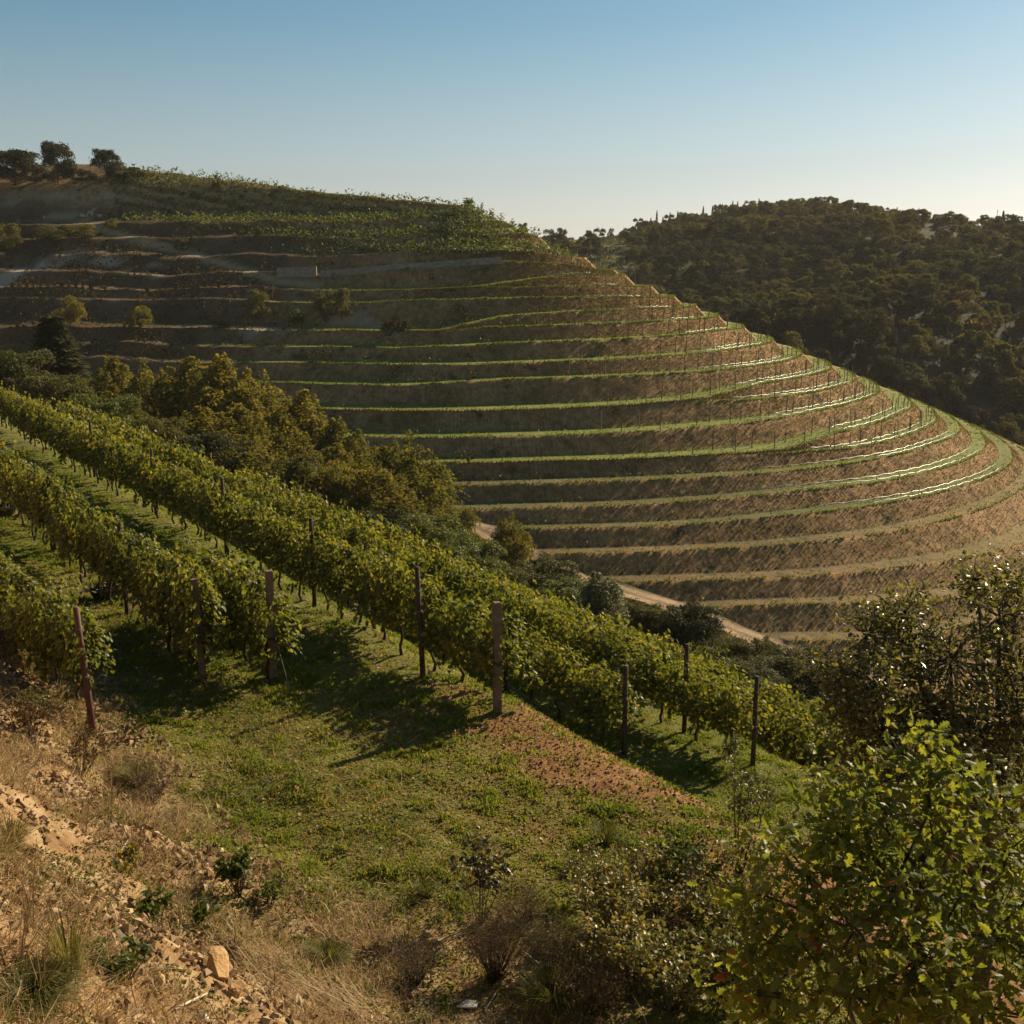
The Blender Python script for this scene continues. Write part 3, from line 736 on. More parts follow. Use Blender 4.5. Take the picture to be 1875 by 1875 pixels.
# ------------------------------------------------------------------ woodland on the far hills
def far_template(H, R, nb, nl, leaf, shape='broad'):
    (V, F, rr), C = blob_crown(H, R, nb, nl, leaf, LEAF_CLUMP, shape, .12, .1)
    tv, tf = tube([(0, 0, -1), (0, 0, H * .7)], [.2, .08], 5)
    return V, F, rr, tv, tf
FT = [far_template(7.5, 4.2, 12, 3200, .38), far_template(7.0, 4.6, 14, 3200, .38), far_template(8, 3.8, 11, 2800, .36), far_template(8.5, 3.6, 10, 2600, .36)]
FMATS = [leaf_mat('wood_leaf_dark', [(0, (.028, .030, .012)), (1, (.065, .060, .022))], .75, .3, .15),
         leaf_mat('wood_leaf_olive', [(0, (.055, .058, .018)), (1, (.135, .125, .034))], .8, .4, .1),
         leaf_mat('wood_leaf_rust', [(0, (.065, .055, .02)), (1, (.16, .125, .042))], .8, .4, .1)]
FME = {}
for i, (V, F, rr, tv, tf) in enumerate(FT):
    for j in range(3):
        a = Acc().add(V, F, rr, 0).add(tv, tf, .5, 1)
        FME[i, j] = a.mesh('wood_tree', [FMATS[j], M_BARK])
cand = []
for gx in np.arange(-20, 380, 7.4):
    for gy in np.arange(205, 640, 7.4):
        x = gx + rng.uniform(-2.6, 2.6); y = gy + rng.uniform(-2.6, 2.6)
        z = float(far_z(x, y))
        if z < -43: continue
        px, py, d = project((x, y, z))
        if px < 985 or px > 1990: continue
        if px < 1165 and y > 350 and rng.random() < .9: continue
        if 1648 < px < 1690 and y > 470 and rng.random() < .6: continue
        if 1665 < px < 1765 and 402 < y < 432: continue
        sc = rng.uniform(.6, 1.0) if rng.random() < .6 else rng.uniform(1.0, 1.65) 
        sc = min(sc, 1.3) if y < 300 else (min(sc * .9, 1.05) if y < 440 else min(sc * .85, .9))
        if x > 165 and y > 320: sc *= .8
        if not (seen((x, y, z + 7 * sc)) or seen((x, y, z + 4 * sc))): continue
        cand.append((sc / d, x, y, z, sc, px, py, d))
cand.sort(reverse=True)
WL = {0: 'dark green', 1: 'olive green', 2: 'russet tinged'}
rest = Acc(); rest_m = []
def wood_kind(x, y):
    f = fbm(x / 30, y / 30, 91, 3) + rng.normal() * .13
    return 2 if f > .74 else (1 if f > .48 else 0)
for k, (_, x, y, z, sc, px, py, d) in enumerate(cand):
    i = int(rng.integers(0, 4)); j = wood_kind(x, y); rz = rng.random() * 6.28; hz_ = rng.uniform(.85, 1.15)
    if k < 210:
        o = link('wood_tree', FME[i, j], None, (x, y, z - 1.3 * sc)); o.rotation_euler = (0, 0, rz); o.scale = (sc, sc, sc * hz_)
        zone = 'of the shaded spur behind the terraced nose' if y < 330 else 'of the wooded slope below the dome hill'
        tag(o, f'{WL[j]} rounded tree {zone}', 'tree', f'{WL[j]} trees {zone}')
    else:
        V, F, rr, tv, tf = FT[i]
        V2 = (V * (sc, sc, sc * hz_)) @ rotz(rz).T + (x, y, z - 1.3 * sc)
        rest.add(V2, F, np.clip(rr * .45 + j * .27, 0, 1))
print('wood candidates', len(cand))
if rest.V:
    M_REST = leaf_mat('woodland_leaf', [(0, (.028, .030, .012)), (.4, (.085, .078, .024)), (.65, (.125, .115, .032)), (1, (.155, .122, .042))], .8, .38, .1)
    tag(link('distant_woodland', rest.mesh('distant_woodland', M_REST)), 'mixed woodland covering the far hillsides', 'woodland', None, 'stuff')

# cypresses and odd skyline trees
CYP = []
n = 700; zz = rng.random(n); w = .9 * np.sin(np.clip(zz * .93 + .07, 0, 1) * math.pi) ** .7 * np.sqrt(rng.random(n)); an = rng.random(n) * 6.28
cv, cf, cr = leaves(np.stack((np.cos(an) * w, np.sin(an) * w, zz * 10), -1), np.stack((np.cos(an), np.sin(an), .3 + 0 * an), -1), .5, LEAF_SIMPLE, np.tile((0, 0, 1.0), (n, 1)))
CYP_CROWN = build_mesh('cypress_crown', cv, cf, M_DARK, None, {'rnd': cr})
CYP_TRUNK = Acc().add(*tube([(0, 0, -1), (0, 0, 3)], [.16, .1], 5)).mesh('cypress_trunk', M_BARK)
CY = [(1203, 381, 15, 'tallest cypress at the left end of the wooded skyline'), (1192, 394, 9, 'short cypress just left of the tallest one'),
      (1214, 392, 9, 'short cypress just right of the tallest one'), (1227, 384, 10, 'third thin cypress from the left end of the skyline'),
      (1241, 382, 10, 'thin cypress beside a rounded crown on the skyline'), (1288, 373, 11, 'lone cypress spike halfway up the wooded skyline'),
      (1305, 372, 7, 'faint cypress tip right of the halfway spike'), (1342, 363, 10, 'cypress spike near the summit, left of a twin'),
      (1351, 364, 9, 'cypress spike near the summit, right of its twin'), (1390, 359, 10, 'cypress tip at the summit of the wooded dome'), (1323, 369, 6, 'small cypress tip between the halfway spike and the summit pair')]
for px, py, h, lab in CY:
    d = 520; top = P(px, py + 5, d); g = float(far_z(top[0], top[1])); H = max(h * .7, top[2] - g)
    r = empty('cypress', (top[0], top[1], top[2] - H), 0); r.scale = (.95, .95, H / 10.2)
    link('crown', CYP_CROWN, r); link('trunk', CYP_TRUNK, r); tag(r, lab, 'cypress', 'cypresses along the wooded skyline')
SK = [
 ('skyline_tree', BROAD[0], 958, 408, 440, 17, 26, M_DARK, 'lone round tree standing clear on the middle skyline'),
 ('skyline_bush', BUSH[0], 932, 419, 440, 26, 12, M_DARK, 'low dark bush left of the lone round skyline tree'),
 ('skyline_bush', BUSH[1], 1010, 420, 440, 40, 14, M_DARK, 'dark bush right of the lone round skyline tree'),
 ('skyline_bush', BUSH[0], 1028, 418, 440, 22, 14, M_DARK, 'small bush on the middle skyline'),
 ('skyline_bush', BUSH[1], 1118, 418, 450, 16, 12, M_DARK, 'tiny bush left of the wooded skyline'),
 ('skyline_tree', TALL[2], 1643, 380, 520, 13, 32, M_DARK, 'ragged leaning tree alone in the skyline gap'),
 ('skyline_conifer', CONIFER, 1838, 385, 500, 14, 30, M_DARK, 'small pointed conifer on the right skyline'),
 ('skyline_conifer', CONIFER, 1866, 398, 500, 10, 20, M_DARK, 'smaller conifer at the right end of the skyline'),
 ('skyline_bush', BUSH[0], 1692, 398, 505, 34, 16, M_DARK, 'dark clump right of the skyline gap'),
 ('skyline_bush', BUSH[1], 1715, 397, 505, 20, 16, M_DARK, 'round dark bush next to the skyline clump'),
 ('skyline_bush', BUSH[0], 1755, 395, 505, 36, 20, M_DARK, 'dark mound of bush on the right skyline'),
 ('skyline_bush', BUSH[1], 1800, 398, 505, 34, 18, M_OLIVE, 'grey green bush left of the pointed conifer'),
 ('skyline_bush', BUSH[0], 1826, 398, 505, 26, 18, M_DARK, 'dark bush at the foot of the pointed conifer'),
]
for nm, tp, px, py, d, w, h, m, lab in SK:
    top = P(px, py, d); H = h / F_PX * d; R = w / 2 / F_PX * d; g = float(far_z(top[0], top[1]))
    H = max(H, min(top[2] - g, H * 2.2)); root = empty(nm, (top[0], top[1], top[2] - H), rng.random() * 6); root.scale = (R / tp['R'], R / tp['R'], H / tp['H'])
    link('crown', tp['crown'], root); link('trunk', tp['trunk'], root)
    root.children[0].material_slots[0].link = 'OBJECT'; root.children[0].material_slots[0].material = m
    tag(root, lab, 'bush' if 'bush' in nm else 'tree')

# stone farmhouse half hidden among the trees
M_STONE = rough_mat('rubble_stone', [(0, (.12, .10, .08)), (1, (.24, .20, .16))], 1.5, .95, .6, .05)
M_ROOF = rough_mat('clay_roof', [(0, (.09, .05, .035)), (1, (.16, .09, .06))], 1.2, .9, .5, .05)
M_HOLE = rough_mat('dark_opening', [(0, (.015, .013, .012)), (1, (.03, .026, .024))], 2)
def gable(w, dp, h, over=.5):
    V = np.array([(-w / 2 - over, -dp / 2 - over, 0), (w / 2 + over, -dp / 2 - over, 0), (w / 2 + over, dp / 2 + over, 0), (-w / 2 - over, dp / 2 + over, 0), (-w / 2 - over, 0, h), (w / 2 + over, 0, h)], float)
    return V, np.array(((0, 1, 5), (0, 5, 4), (2, 3, 4), (2, 4, 5), (1, 2, 5), (3, 0, 4), (0, 2, 1), (0, 3, 2)))
hp = P(1716, 440, 425); hg = float(far_z(hp[0], hp[1]))
hb = min(hg - .5, hp[2] - 3.5)
house = empty('stone_farmhouse', (hp[0], hp[1], hb), RAD(8))
HT = hp[2] - .6 - hb
w_ = Acc().add(*box((-4.5, 0, HT / 2), (8, 5, HT))).add(*box((4.0, .6, HT * .47), (9, 5, HT * .94))); link('wall', w_.mesh('farm_wall', M_STONE), house)
v, f = gable(8, 5, 1.5); v2, f2 = gable(9, 5, 1.4)
link('roof', Acc().add(v + (-4.5, 0, HT + .01), f).add(v2 + (4.0, .6, HT * .94 + .01), f2).mesh('farm_roof', M_ROOF), house)
for wx, wy in ((-6.6, -2.5), (-2.9, -2.5), (2.0, -1.9), (5.6, -1.9)):
    link('window', Acc().add(*box((wx, wy, HT - 1.5), (.9, .16, 1.2))).mesh('farm_window', M_HOLE), house)
tag(house, 'long low stone farmhouse half hidden in the trees below the right skyline', 'house')
M_MAST = rough_mat('grey_metal', [(0, (.10, .10, .10)), (1, (.16, .16, .16))], 3, .6)
for px, py, h, lab in ((1677, 392, 17, 'thin pole rising in the gap of the right skyline'), (1827, 384, 24, 'thin mast beside the pointed conifer on the skyline')):
    top = P(px, py, 500); H = h / F_PX * 500 + 4
    a = Acc().add(*tube([(0, 0, 0), (0, 0, H)], [.14, .09], 6)).add(*box((0, 0, H * .93), (.9, .12, .12)))
    tag(link('utility_pole', a.mesh('pole', M_MAST), None, (top[0], top[1], top[2] - H)), lab, 'pole')

# rows of the plateau vineyard far behind
acc = Acc()
for y0 in np.arange(352, 470, 7.0):
    xs = np.arange(-25, 75, .8); ys = y0 + 3 * np.sin(xs / 25) + rng.normal(size=len(xs)) * .3
    keep = rng.random(len(xs)) < .9; xs, ys = xs[keep], ys[keep]
    n = len(xs) * 5; q = rng.integers(0, len(xs), n)
    p = np.stack((xs[q] + rng.normal(size=n) * .6, ys[q] + rng.normal(size=n) * .5, far_z(xs[q], ys[q]) + rng.uniform(.2, 2.0, n)), -1)
    acc.add(*leaves(p, sph(n) + (0, 0, .4), .7 * rng.uniform(.6, 1.3, n), LEAF_CLUMP))
tag(link('plateau_vineyard', acc.mesh('plateau_vineyard', M_OLIVE)), 'striped vineyard rows on the far plateau', 'vineyard', None, 'stuff')

# ------------------------------------------------------------------ terraced hill dressing
def hill_pt(u, r):
    x, y = hill_xy(u, r); return np.stack((x, y, hill_z(x, y)), -1)
def lip_index_r(k, u):
    i = np.clip(np.searchsorted(U, u), 0, len(U) - 1)
    return (ZAXU[i] - _zl[k, i]) / HSL, _zl[k, i]
def tread(k, u):
    """outer lip radius and inner foot radius of bench k at u"""
    r2, z2 = lip_index_r(k, u); r1, z1 = lip_index_r(k - 1, u)
    return r2, r1 + np.minimum(riser_k(k - 1) * (z1 - z2), .9 * (r2 - r1)), z2
# grass tufts along the lips (uncountable)
acc = Acc()
for k in range(4, len(LIPS)):
    u = np.arange(-40, 172, .05); u = u + rng.uniform(-.05, .05, len(u))
    ro, ri, z = tread(k, u); wdt = ro - ri
    ok = (wdt > .3) & (rng.random(len(u)) < sstep(-45, 8, u)) & (rng.random(len(u)) < .25 + .75 * sstep(.3, .62, vnoise(u / 1.6, k * 7.3, 3))); u, ro, ri, z = u[ok], ro[ok], ri[ok], z[ok]
    f = np.where(rng.random(len(u)) < .6, 1 - rng.random(len(u)) ** 2 * .12, rng.random(len(u)))
    r = ri + (ro - ri) * f
    x, y = hill_xy(u, r); p = np.stack((x, y, z + .02), -1); n = len(p)
    h = rng.uniform(.10, .28, n) * (.7 + .7 * vnoise(u / 2.3, k * 3.1, 8))
    d = np.stack((rng.normal(size=n) * .35, rng.normal(size=n) * .35, np.ones(n)), -1)
    side = unit(np.stack((rng.normal(size=n), rng.normal(size=n), np.zeros(n)), -1))
    V = np.stack((p - side * .11, p + side * .11, p + d * h[:, None]), 1).reshape(-1, 3)
    acc.add(V, np.arange(n * 3).reshape(-1, 3), np.repeat(rng.random(n), 3))
M_TGRASS = leaf_mat('terrace_grass', [(0, (.06, .08, .014)), (.5, (.12, .15, .024)), (1, (.2, .2, .045))], .7, .45, .2)
tag(link('terrace_grass', acc.mesh('terrace_grass', M_TGRASS)), 'green grass fringing the terrace edges', 'grass', None, 'stuff')
# dry weeds on the risers
acc = Acc(); n = 300000
u = np.where(rng.random(n) < .85, rng.uniform(15, 150, n), rng.uniform(-60, 15, n)); i = np.clip(np.searchsorted(U, u), 0, len(U) - 1); q = rng.integers(8, n_r - 10, n)
ok = PT[i, q] < .3; i, q = i[ok], q[ok]; fr = rng.random(len(i))
p0 = np.stack((hx, hy, hz), -1); p = p0[i, q] * (1 - fr[:, None]) + p0[i, q + 1] * fr[:, None]; n = len(p)
h = rng.uniform(.08, .34, n); side = unit(np.stack((rng.normal(size=n), rng.normal(size=n), 0 * h), -1)) * .05
V = np.stack((p - side, p + side, p + np.stack((rng.normal(size=n) * .2, rng.normal(size=n) * .2 - .1, h), -1)), 1).reshape(-1, 3)
M_DRYW = leaf_mat('dry_weed', [(0, (.07, .055, .022)), (.5, (.18, .12, .06)), (1, (.32, .22, .12))], .9, .25, .1)
acc.add(V, np.arange(n * 3).reshape(-1, 3), np.repeat(rng.random(n), 3))
tag(link('dry_weeds', acc.mesh('dry_weeds', M_DRYW)), 'dry brown weeds covering the terrace banks', 'weeds', None, 'stuff')
n = 150000
u = np.where(rng.random(n) < .65, rng.uniform(-150, 0, n), rng.uniform(0, 40, n)); i = np.clip(np.searchsorted(U, u), 0, len(U) - 1); q = rng.integers(9, n_r - 10, n); fr = rng.random(n)[:, None]
p = p0[i, q] * (1 - fr) + p0[i, q + 1] * fr
cov = fbm(p[:, 0] / 5, p[:, 1] / 5, 131, 4)
ok = (cov > .47 + .25 * sstep(-30, 5, U[i])) & (track[i, q] < .1) & (rng.random(n) < .25 + .75 * (ZAXU[i] - p[:, 2] > 6)); ok &= (ZAXU[i] - p[:, 2] > 4.5)
p = p[ok]; cov = cov[ok]; n = len(p)
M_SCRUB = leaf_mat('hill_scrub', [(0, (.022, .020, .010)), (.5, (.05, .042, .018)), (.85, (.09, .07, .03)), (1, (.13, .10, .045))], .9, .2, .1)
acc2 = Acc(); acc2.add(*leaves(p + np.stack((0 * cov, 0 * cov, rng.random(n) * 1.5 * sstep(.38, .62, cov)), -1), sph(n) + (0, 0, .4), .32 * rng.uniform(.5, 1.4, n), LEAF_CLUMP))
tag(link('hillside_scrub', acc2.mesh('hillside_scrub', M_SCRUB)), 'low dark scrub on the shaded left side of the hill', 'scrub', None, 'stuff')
# young vines of the hill: upper field rows and straggling shoots
acc = Acc()
def vine_strip(us, rs, h, n_per, leaf, keep=1.0):
    p = hill_pt(us, rs)
    m = rng.random(len(p)) < keep; p = p[m]
    n = len(p) * n_per; q = np.repeat(np.arange(len(p)), n_per)
    hh = h * (.6 + .8 * rng.random(len(p)))[q]
    pos = p[q] + np.stack((rng.normal(size=n) * .22, rng.normal(size=n) * .22, rng.random(n) ** 1.3 * hh), -1)
    acc.add(*leaves(pos, sph(n) + (0, 0, .3), leaf * rng.uniform(.6, 1.3, n), LEAF_CLUMP))
for r in np.arange(1.0, 20, 2.0):          # the sloping field under the crest
    lo = -78 + r * 1.0; us = np.concatenate((np.arange(lo, 0, .7), np.arange(0, 150, .8 * 90 / max(r, 6))))
    vine_strip(us, np.full(len(us), r) + .3 * np.sin(us / 6), 1.35, 20, .32, .97)
us = np.arange(-150, -35, 1.0); vine_strip(us, np.full(len(us), 6.5), 1.35, 18, .32, .75)
for k in (1, 2, 3):
    us = np.concatenate((np.arange(-25, 0, 1.0), np.arange(0, 75, 3.2))); ro, ri, z = tread(k, us); vine_strip(us, ri + (ro - ri) * .75, 1.7, 10, .26, .8 if k < 3 else .6)
    vine_strip(us, ri + (ro - ri) * .3, 1.6, 10, .26, .7 if k < 3 else .5)
for k in range(5, len(LIPS)):
    us = np.arange(10, 125, 1.1) + rng.uniform(-.3, .3, len(np.arange(10, 125, 1.1))); ro, ri, z = tread(k, us); ok = ro - ri > 1.2
    vine_strip(us[ok], (ri + (ro - ri) * .82)[ok], .75 if k < 18 else 1.0, 4, .2, .35 if k < 16 else .6)
tag(link('hillside_vines', acc.mesh('hillside_vines', M_GREEN)), 'young vines growing along the hill terraces and upper field', 'vines', None, 'stuff')
# posts and white hoses round the nose
hp_mesh = Acc().add(*tube([(0, 0, -.3), (.02, 0, 1.2), (0, .01, 2.3)], [.065, .06, .055], 5)).mesh('terrace_post', M_POST)
npost = 0
for k in range(4, 24):
    for f, du in ((.32, 0), (.75, 2.7)):
        for u in np.arange((80 if k < 9 else 58) + du + (k % 3), 146, (5.4 if k < 16 else 6.2) * 90 / max(40., float(lip_index_r(k, np.array([100.]))[0][0]))):
            ro, ri, z = tread(k, np.array([u])); 
            if ro[0] - ri[0] < 1.3 or npost >= 235: continue
            p = hill_pt(np.array([u]), ri + (ro - ri) * f)[0]
            if not seen(p + (0, 0, 1.9), 1.0): continue
            px, py, _ = project(p)
            if px > 1900: continue
            o = link('terrace_post', hp_mesh, None, tuple(p)); o.rotation_euler = (rng.normal() * .03, rng.normal() * .03, rng.random() * 6)
            o.scale = (1, 1, rng.uniform(.85, 1.1)); npost += 1
            row = 'upper' if k < 10 else ('middle' if k < 17 else 'lower')
            tag(o, f'slim wooden vine post standing on the {row} terraces of the hill nose', 'post', f'vine posts on the {row} terraces')
M_HOSE = rough_mat('white_plastic', [(0, (.15, .145, .14)), (1, (.32, .31, .30))], 3, .35, .1, .01, spec=.6)
ORD = ['topmost', 'second', 'third', 'fourth', 'fifth', 'sixth', 'seventh', 'eighth', 'ninth', 'tenth', 'eleventh', 'twelfth', 'thirteenth', 'fourteenth', 'fifteenth']
hose_def = [(5, 82, 112), (6, 92, 122), (7, 88, 128), (8, 98, 130), (9, 100, 132), (10, 100, 140), (11, 96, 140), (12, 92, 142), (13, 92, 140), (14, 88, 140), (15, 84, 140), (16, 98, 142), (17, 92, 140), (18, 82, 138), (19, 78, 136), (20, 74, 130)]
for q, (k, u0, u1) in enumerate(hose_def):
    for f, pos in (((.2, 'inner'), (.8, 'outer')) if k > 10 else ((.5, 'middle'),)):
        a0 = u0 + (6 if f > .5 else 0) + rng.uniform(-6, 14); u = np.arange(a0, u1 - rng.uniform(0, 9), 1.2)
        ro, ri, z = tread(k, u)
        x, y = hill_xy(u, ri + (ro - ri) * f); zz = hill_z(x, y) + .3 + .07 * np.sin(u * 1.7) + .1 * (vnoise(u / 3, k, 4) - .5)
        if len(u) < 4: continue
        me = Acc().add(*tube(np.stack((x, y, zz), -1), .038, 5)).mesh('hose', M_HOSE, True)
        nth = ORD[q] if q < 15 else 'lowest'
        tag(link('irrigation_hose', me), f'white irrigation hose along the {pos} side of the {nth} hosed terrace on the nose', 'hose', 'white hoses on the hill nose')
# retaining walls near the top of the terraces
M_CONC = rough_mat('old_concrete', [(0, (.15, .125, .10)), (1, (.29, .25, .21))], 1.6, .95, .4, .03)
def wall_along(pxs, hgt, thick, label):
    pts = [cast(px, py, (1,)) for px, py in pxs]; pts = [p for p in pts if p is not None]
    a = Acc(); pts = np.array(pts)
    for p, q in zip(pts[:-1], pts[1:]):
        m = (p + q) / 2; d = q - p; L = math.hypot(d[0], d[1]); ang = math.atan2(d[1], d[0])
        v, f = box((0, 0, 0), (L + .04, thick, hgt)); v[:, 2] += v[:, 0] / L * d[2]
        a.add(v @ rotz(ang).T + m + (0, 0, hgt * .45), f)
    return tag(link('retaining_wall', a.mesh('retaining_wall', M_CONC)), label, 'wall')
wall_along([(508, 508), (545, 507), (580, 506)], 1.6, .5, 'short taller stone retaining wall at the left end of the long wall')
wall_along([(586, 507), (650, 502), (720, 496), (790, 491), (860, 486), (918, 482)], 1.0, .5, 'long low retaining wall slanting up under the upper terraces')

# ------------------------------------------------------------------ grapevines in the foreground block
def vine_foliage(n, leaf, tmpl, end=False):
    x = rng.normal(size=n) * .36; x = np.clip(x, -.75, .75)
    top = 2.0 + .18 * np.sin(x * 5 + rng.random() * 6) + .08 * rng.normal(size=n)
    z = .80 + (top - .80) * rng.beta(1.2, 1.05, n)
    wid = .40 * np.sqrt(np.clip(1 - ((z - 1.35) / .95) ** 2, .12, 1)); s = np.sign(rng.normal(size=n))
    y = wid * s * np.clip(.55 + .5 * rng.random(n) + .14 * rng.normal(size=n), 0, 1.5)
    # dangling and upright shoots
    k = int(n * .12); sx = rng.uniform(-.6, .6, 12); sy = rng.uniform(-.5, .5, 12); sg = rng.integers(0, 12, k); v = rng.random(k)
    up = sg % 3 == 0
    x[:k] = sx[sg] + .25 * (v - .5) * np.sin(sg); y[:k] = sy[sg] * (1 + .4 * v); z[:k] = np.where(up, 1.85 + .55 * v, 1.05 - .55 * v) + .04 * rng.normal(size=k)
    pos = np.stack((x, y, np.clip(z, .18, None)), -1)
    nr = np.stack((.5 * rng.normal(size=n), np.sign(y) * (.75 + .25 * rng.random(n)) + .45 * rng.normal(size=n), .55 + .45 * rng.normal(size=n)), -1)
    al = np.stack((rng.normal(size=n) * .6, np.sign(y) * .3, -np.ones(n)), -1)
    return leaves(pos, nr, leaf * rng.uniform(.6, 1.3, n), tmpl, al)
def vine_trunk():
    a = Acc(); b = rng.normal(size=2) * .05
    pts = [(0, 0, -.15), (b[0], b[1], .2), (-b[0], b[1] * .5, .45), (b[0] * .8, 0, .75), (b[0] * .6, 0, .95)]
    a.add(*tube(pts, [.045, .036, .032, .034, .03], 6))
    for s in (-1, 1):
        a.add(*tube([(b[0] * .6, 0, .92), (.2 * s, .02, 1.0), (.55 * s, 0, 1.0)], [.026, .02, .012], 5))
    for q in range(5):
        xx = rng.uniform(-.5, .5); a.add(*tube([(xx, 0, 1.0), (xx + .08 * rng.normal(), .08 * rng.normal(), 1.5), (xx + .12 * rng.normal(), .15 * rng.normal(), 2.05)], [.008, .006, .004], 4))
    return a
VF_NEAR = [build_mesh('vine_foliage', *vine_foliage(760, .125, LEAF_GRAPE)[:2], M_VINE) for _ in range(0)]
VN, VM, VTK = [], [], []
for _ in range(6):
    v, f, r = vine_foliage(960, .098, LEAF_GRAPE); VN.append(build_mesh('vine_foliage', v, f, M_VINE, None, {'rnd': r}))
for _ in range(4):
    v, f, r = vine_foliage(760, .125, LEAF_ROUND); VM.append(build_mesh('vine_foliage', v, f, M_VINE, None, {'rnd': r}))
for _ in range(5): VTK.append(vine_trunk().mesh('vine_trunk', M_BARK, True))
ROW_ANG = math.atan2(CE, -SE)
def vine(e, t, label, group, far=False, sc=1.0):
    x, y = ET(e, t); x, y = float(x), float(y)
    z = float(near_z(x, y))
    r = empty('grapevine', (x, y, z), ROW_ANG + (math.pi if rng.random() < .5 else 0) + rng.normal() * .05)
    s = rng.uniform(.77, .9) * sc; r.scale = (1.05, rng.uniform(.75, 1.05), s)
    link('foliage', (VM if far else VN)[int(rng.integers(0, 4 if far else 6))], r); link('trunk', VTK[int(rng.integers(0, 5))], r)
    return tag(r, label, 'grapevine', group)
ROWS = [  # e, first t, last t, step, name
 (-6.5, 2.9, 13.5, .95, 'the nearest row by the rusty post'),
 (-3.85, 4.15, 38, .95, 'the row behind the black tub'),
 (-2.75, 3.6, 8, 1.0, 'the row between the twin wooden end posts'),
 (0.0, .4, 52, .95, 'the long row along the bench edge above the bare red bank'),
 (4.8, 2.6, 40, 1.0, 'the first row below the bare red bank'),
 (6.85, .8, 34, 1.05, 'the second row below the bare red bank'),
 (9.3, -1.5, 24, 1.1, 'the third row below the bare red bank, on the steep step'),
 (10.8, -2.5, 22, 1.1, 'the fourth row below the bare red bank, under the steep step'),
 (12.2, -3, 30, 1.1, 'the fifth row below the bare red bank'),
 (14.4, -5, 26, 1.1, 'the sixth row below the bare red bank'),
 (19.2, -6, 22, 1.25, 'the seventh row below the bare red bank'),
]
nv = 0; extra = []
for e, t0, t1, st, nm in ROWS:
    ts = np.arange(t0, t1, st)
    for q, t in enumerate(ts):
        ee = e + .12 * rng.normal(); tt = t + .08 * rng.normal()
        x, y = ET(ee, tt); px, py, d = project((float(x), float(y), -8.0))
        if px < -140: continue
        if nv < 296:
            vine(ee, tt, (f'grapevine ending {nm}' if q == 0 else f'leafy grapevine within {nm}'), None if q == 0 else f'vines of {nm}', far=d > 34, sc=(.64 if t > 5 else .92) if e < -6 else (.88 if e > 10 else (1.1 if e < -3 else 1.0))); nv += 1
        else: extra.append((ee, tt))
print('vines', nv, 'extra', len(extra))
acc = Acc()
for e, t0, t1, st in ((4.8, 40, 66, 1.1), (6.85, 34, 60, 1.1), (9.5, 36, 60, 1.2), (12.2, 30, 52, 1.2), (14.4, 26, 48, 1.2), (19.2, 22, 40, 1.3), (-3.85, 38, 52, 1.1), (0, 52, 60, 1.1), (16.6, -5, 30, 1.2)):
    extra += [(e + .1 * rng.normal(), t) for t in np.arange(t0, t1, st)]
for e, t in extra:
    x, y = ET(e, t); v, f, r = vine_foliage(300, .19, LEAF_ROUND)
    acc.add(v @ rotz(ROW_ANG).T + (float(x), float(y), float(near_z(x, y))), f, r)
    tv, tf = tube([(float(x), float(y), float(near_z(x, y)) - .1), (float(x), float(y), float(near_z(x, y)) + 1)], .04, 5); acc.add(tv, tf, .1, 1)
tag(link('distant_vine_rows', acc.mesh('distant_vine_rows', [M_VINE, M_BARK])), 'vine rows receding down the slope beyond the nearer rows', 'vines', None, 'stuff')

# trellis posts
def post_thing(e, t, h, r, mat, label, lean=(0, 0), square=False, name='trellis_post', group=None):
    x, y = ET(e, t); x, y = float(x), float(y); z = float(near_z(x, y))
    root = empty(name, (x, y, z)); root.rotation_euler = (lean[0], lean[1], .3)
    a = Acc()
    if square:
        a.add(*box((0, 0, h / 2 - .2), (r * 2, r * 2, h + .4))); a.add(*box((0, 0, h + .004), (r * 1.7, r * 1.7, .02)))
    else: a.add(*tube([(0, 0, -.3), (.008, 0, h * .3), (-.006, .004, h * .7), (0, 0, h)], [r * 1.05, r, r * .97, r * .93], 10))
    link('shaft', a.mesh('post_shaft', mat, not square), root)
    w = Acc()
    for hz_ in (.95, 1.35, 1.75):
        if hz_ < h: w.add(*tube([(r * 1.08 * math.cos(a_), r * 1.08 * math.sin(a_), hz_) for a_ in np.linspace(0, 6.28, 9)], .006, 4))
    link('wire_tie', w.mesh('wire_tie', M_MAST), root)
    return tag(root, label, 'post', group)
post_thing(-6.35, 2.35, 2.1, .055, M_RUST, 'rust red post at the near end of the leftmost vine row', (.0, -.035))
post_thing(-3.9, 4.05, 2.0, .065, M_POST, 'weathered wooden end post, left one of the twin posts', (.0, -.03), True)
post_thing(-2.75, 3.5, 2.1, .07, M_POST, 'thick square wooden end post, right one of the twin posts', (.0, .01), True)
post_thing(-.12, -.15, 2.0, .065, M_POST, 'sunlit wooden end post of the row at the edge of the red bank', (0, 0), True)
post_thing(-.42, 1.9, 2.2, .05, M_BARK, 'dark post just behind the sunlit end post', (0, -.03))
post_thing(4.8, 2.0, 2.1, .06, M_BARK, 'dark end post of the first row below the red bank')
post_thing(4.8, 6.6, 2.1, .055, M_BARK, 'dark inner post of the first row below the red bank')
post_thing(6.9, .1, 2.1, .055, M_BARK, 'dark end post of the second row below the red bank')
post_thing(6.85, 2.2, 2.2, .055, M_BARK, 'dark inner post of the second row below the red bank')
for t in (9, 15.5, 22): post_thing(-3.85, t, 2.1, .05, M_BARK, 'dark post inside the row behind the black tub', group='posts inside the row behind the tub')
for t in (7.5, 13, 19, 26): post_thing(0, t, 2.1, .05, M_BARK, 'dark post inside the long row along the bench edge', group='posts inside the bench edge row')
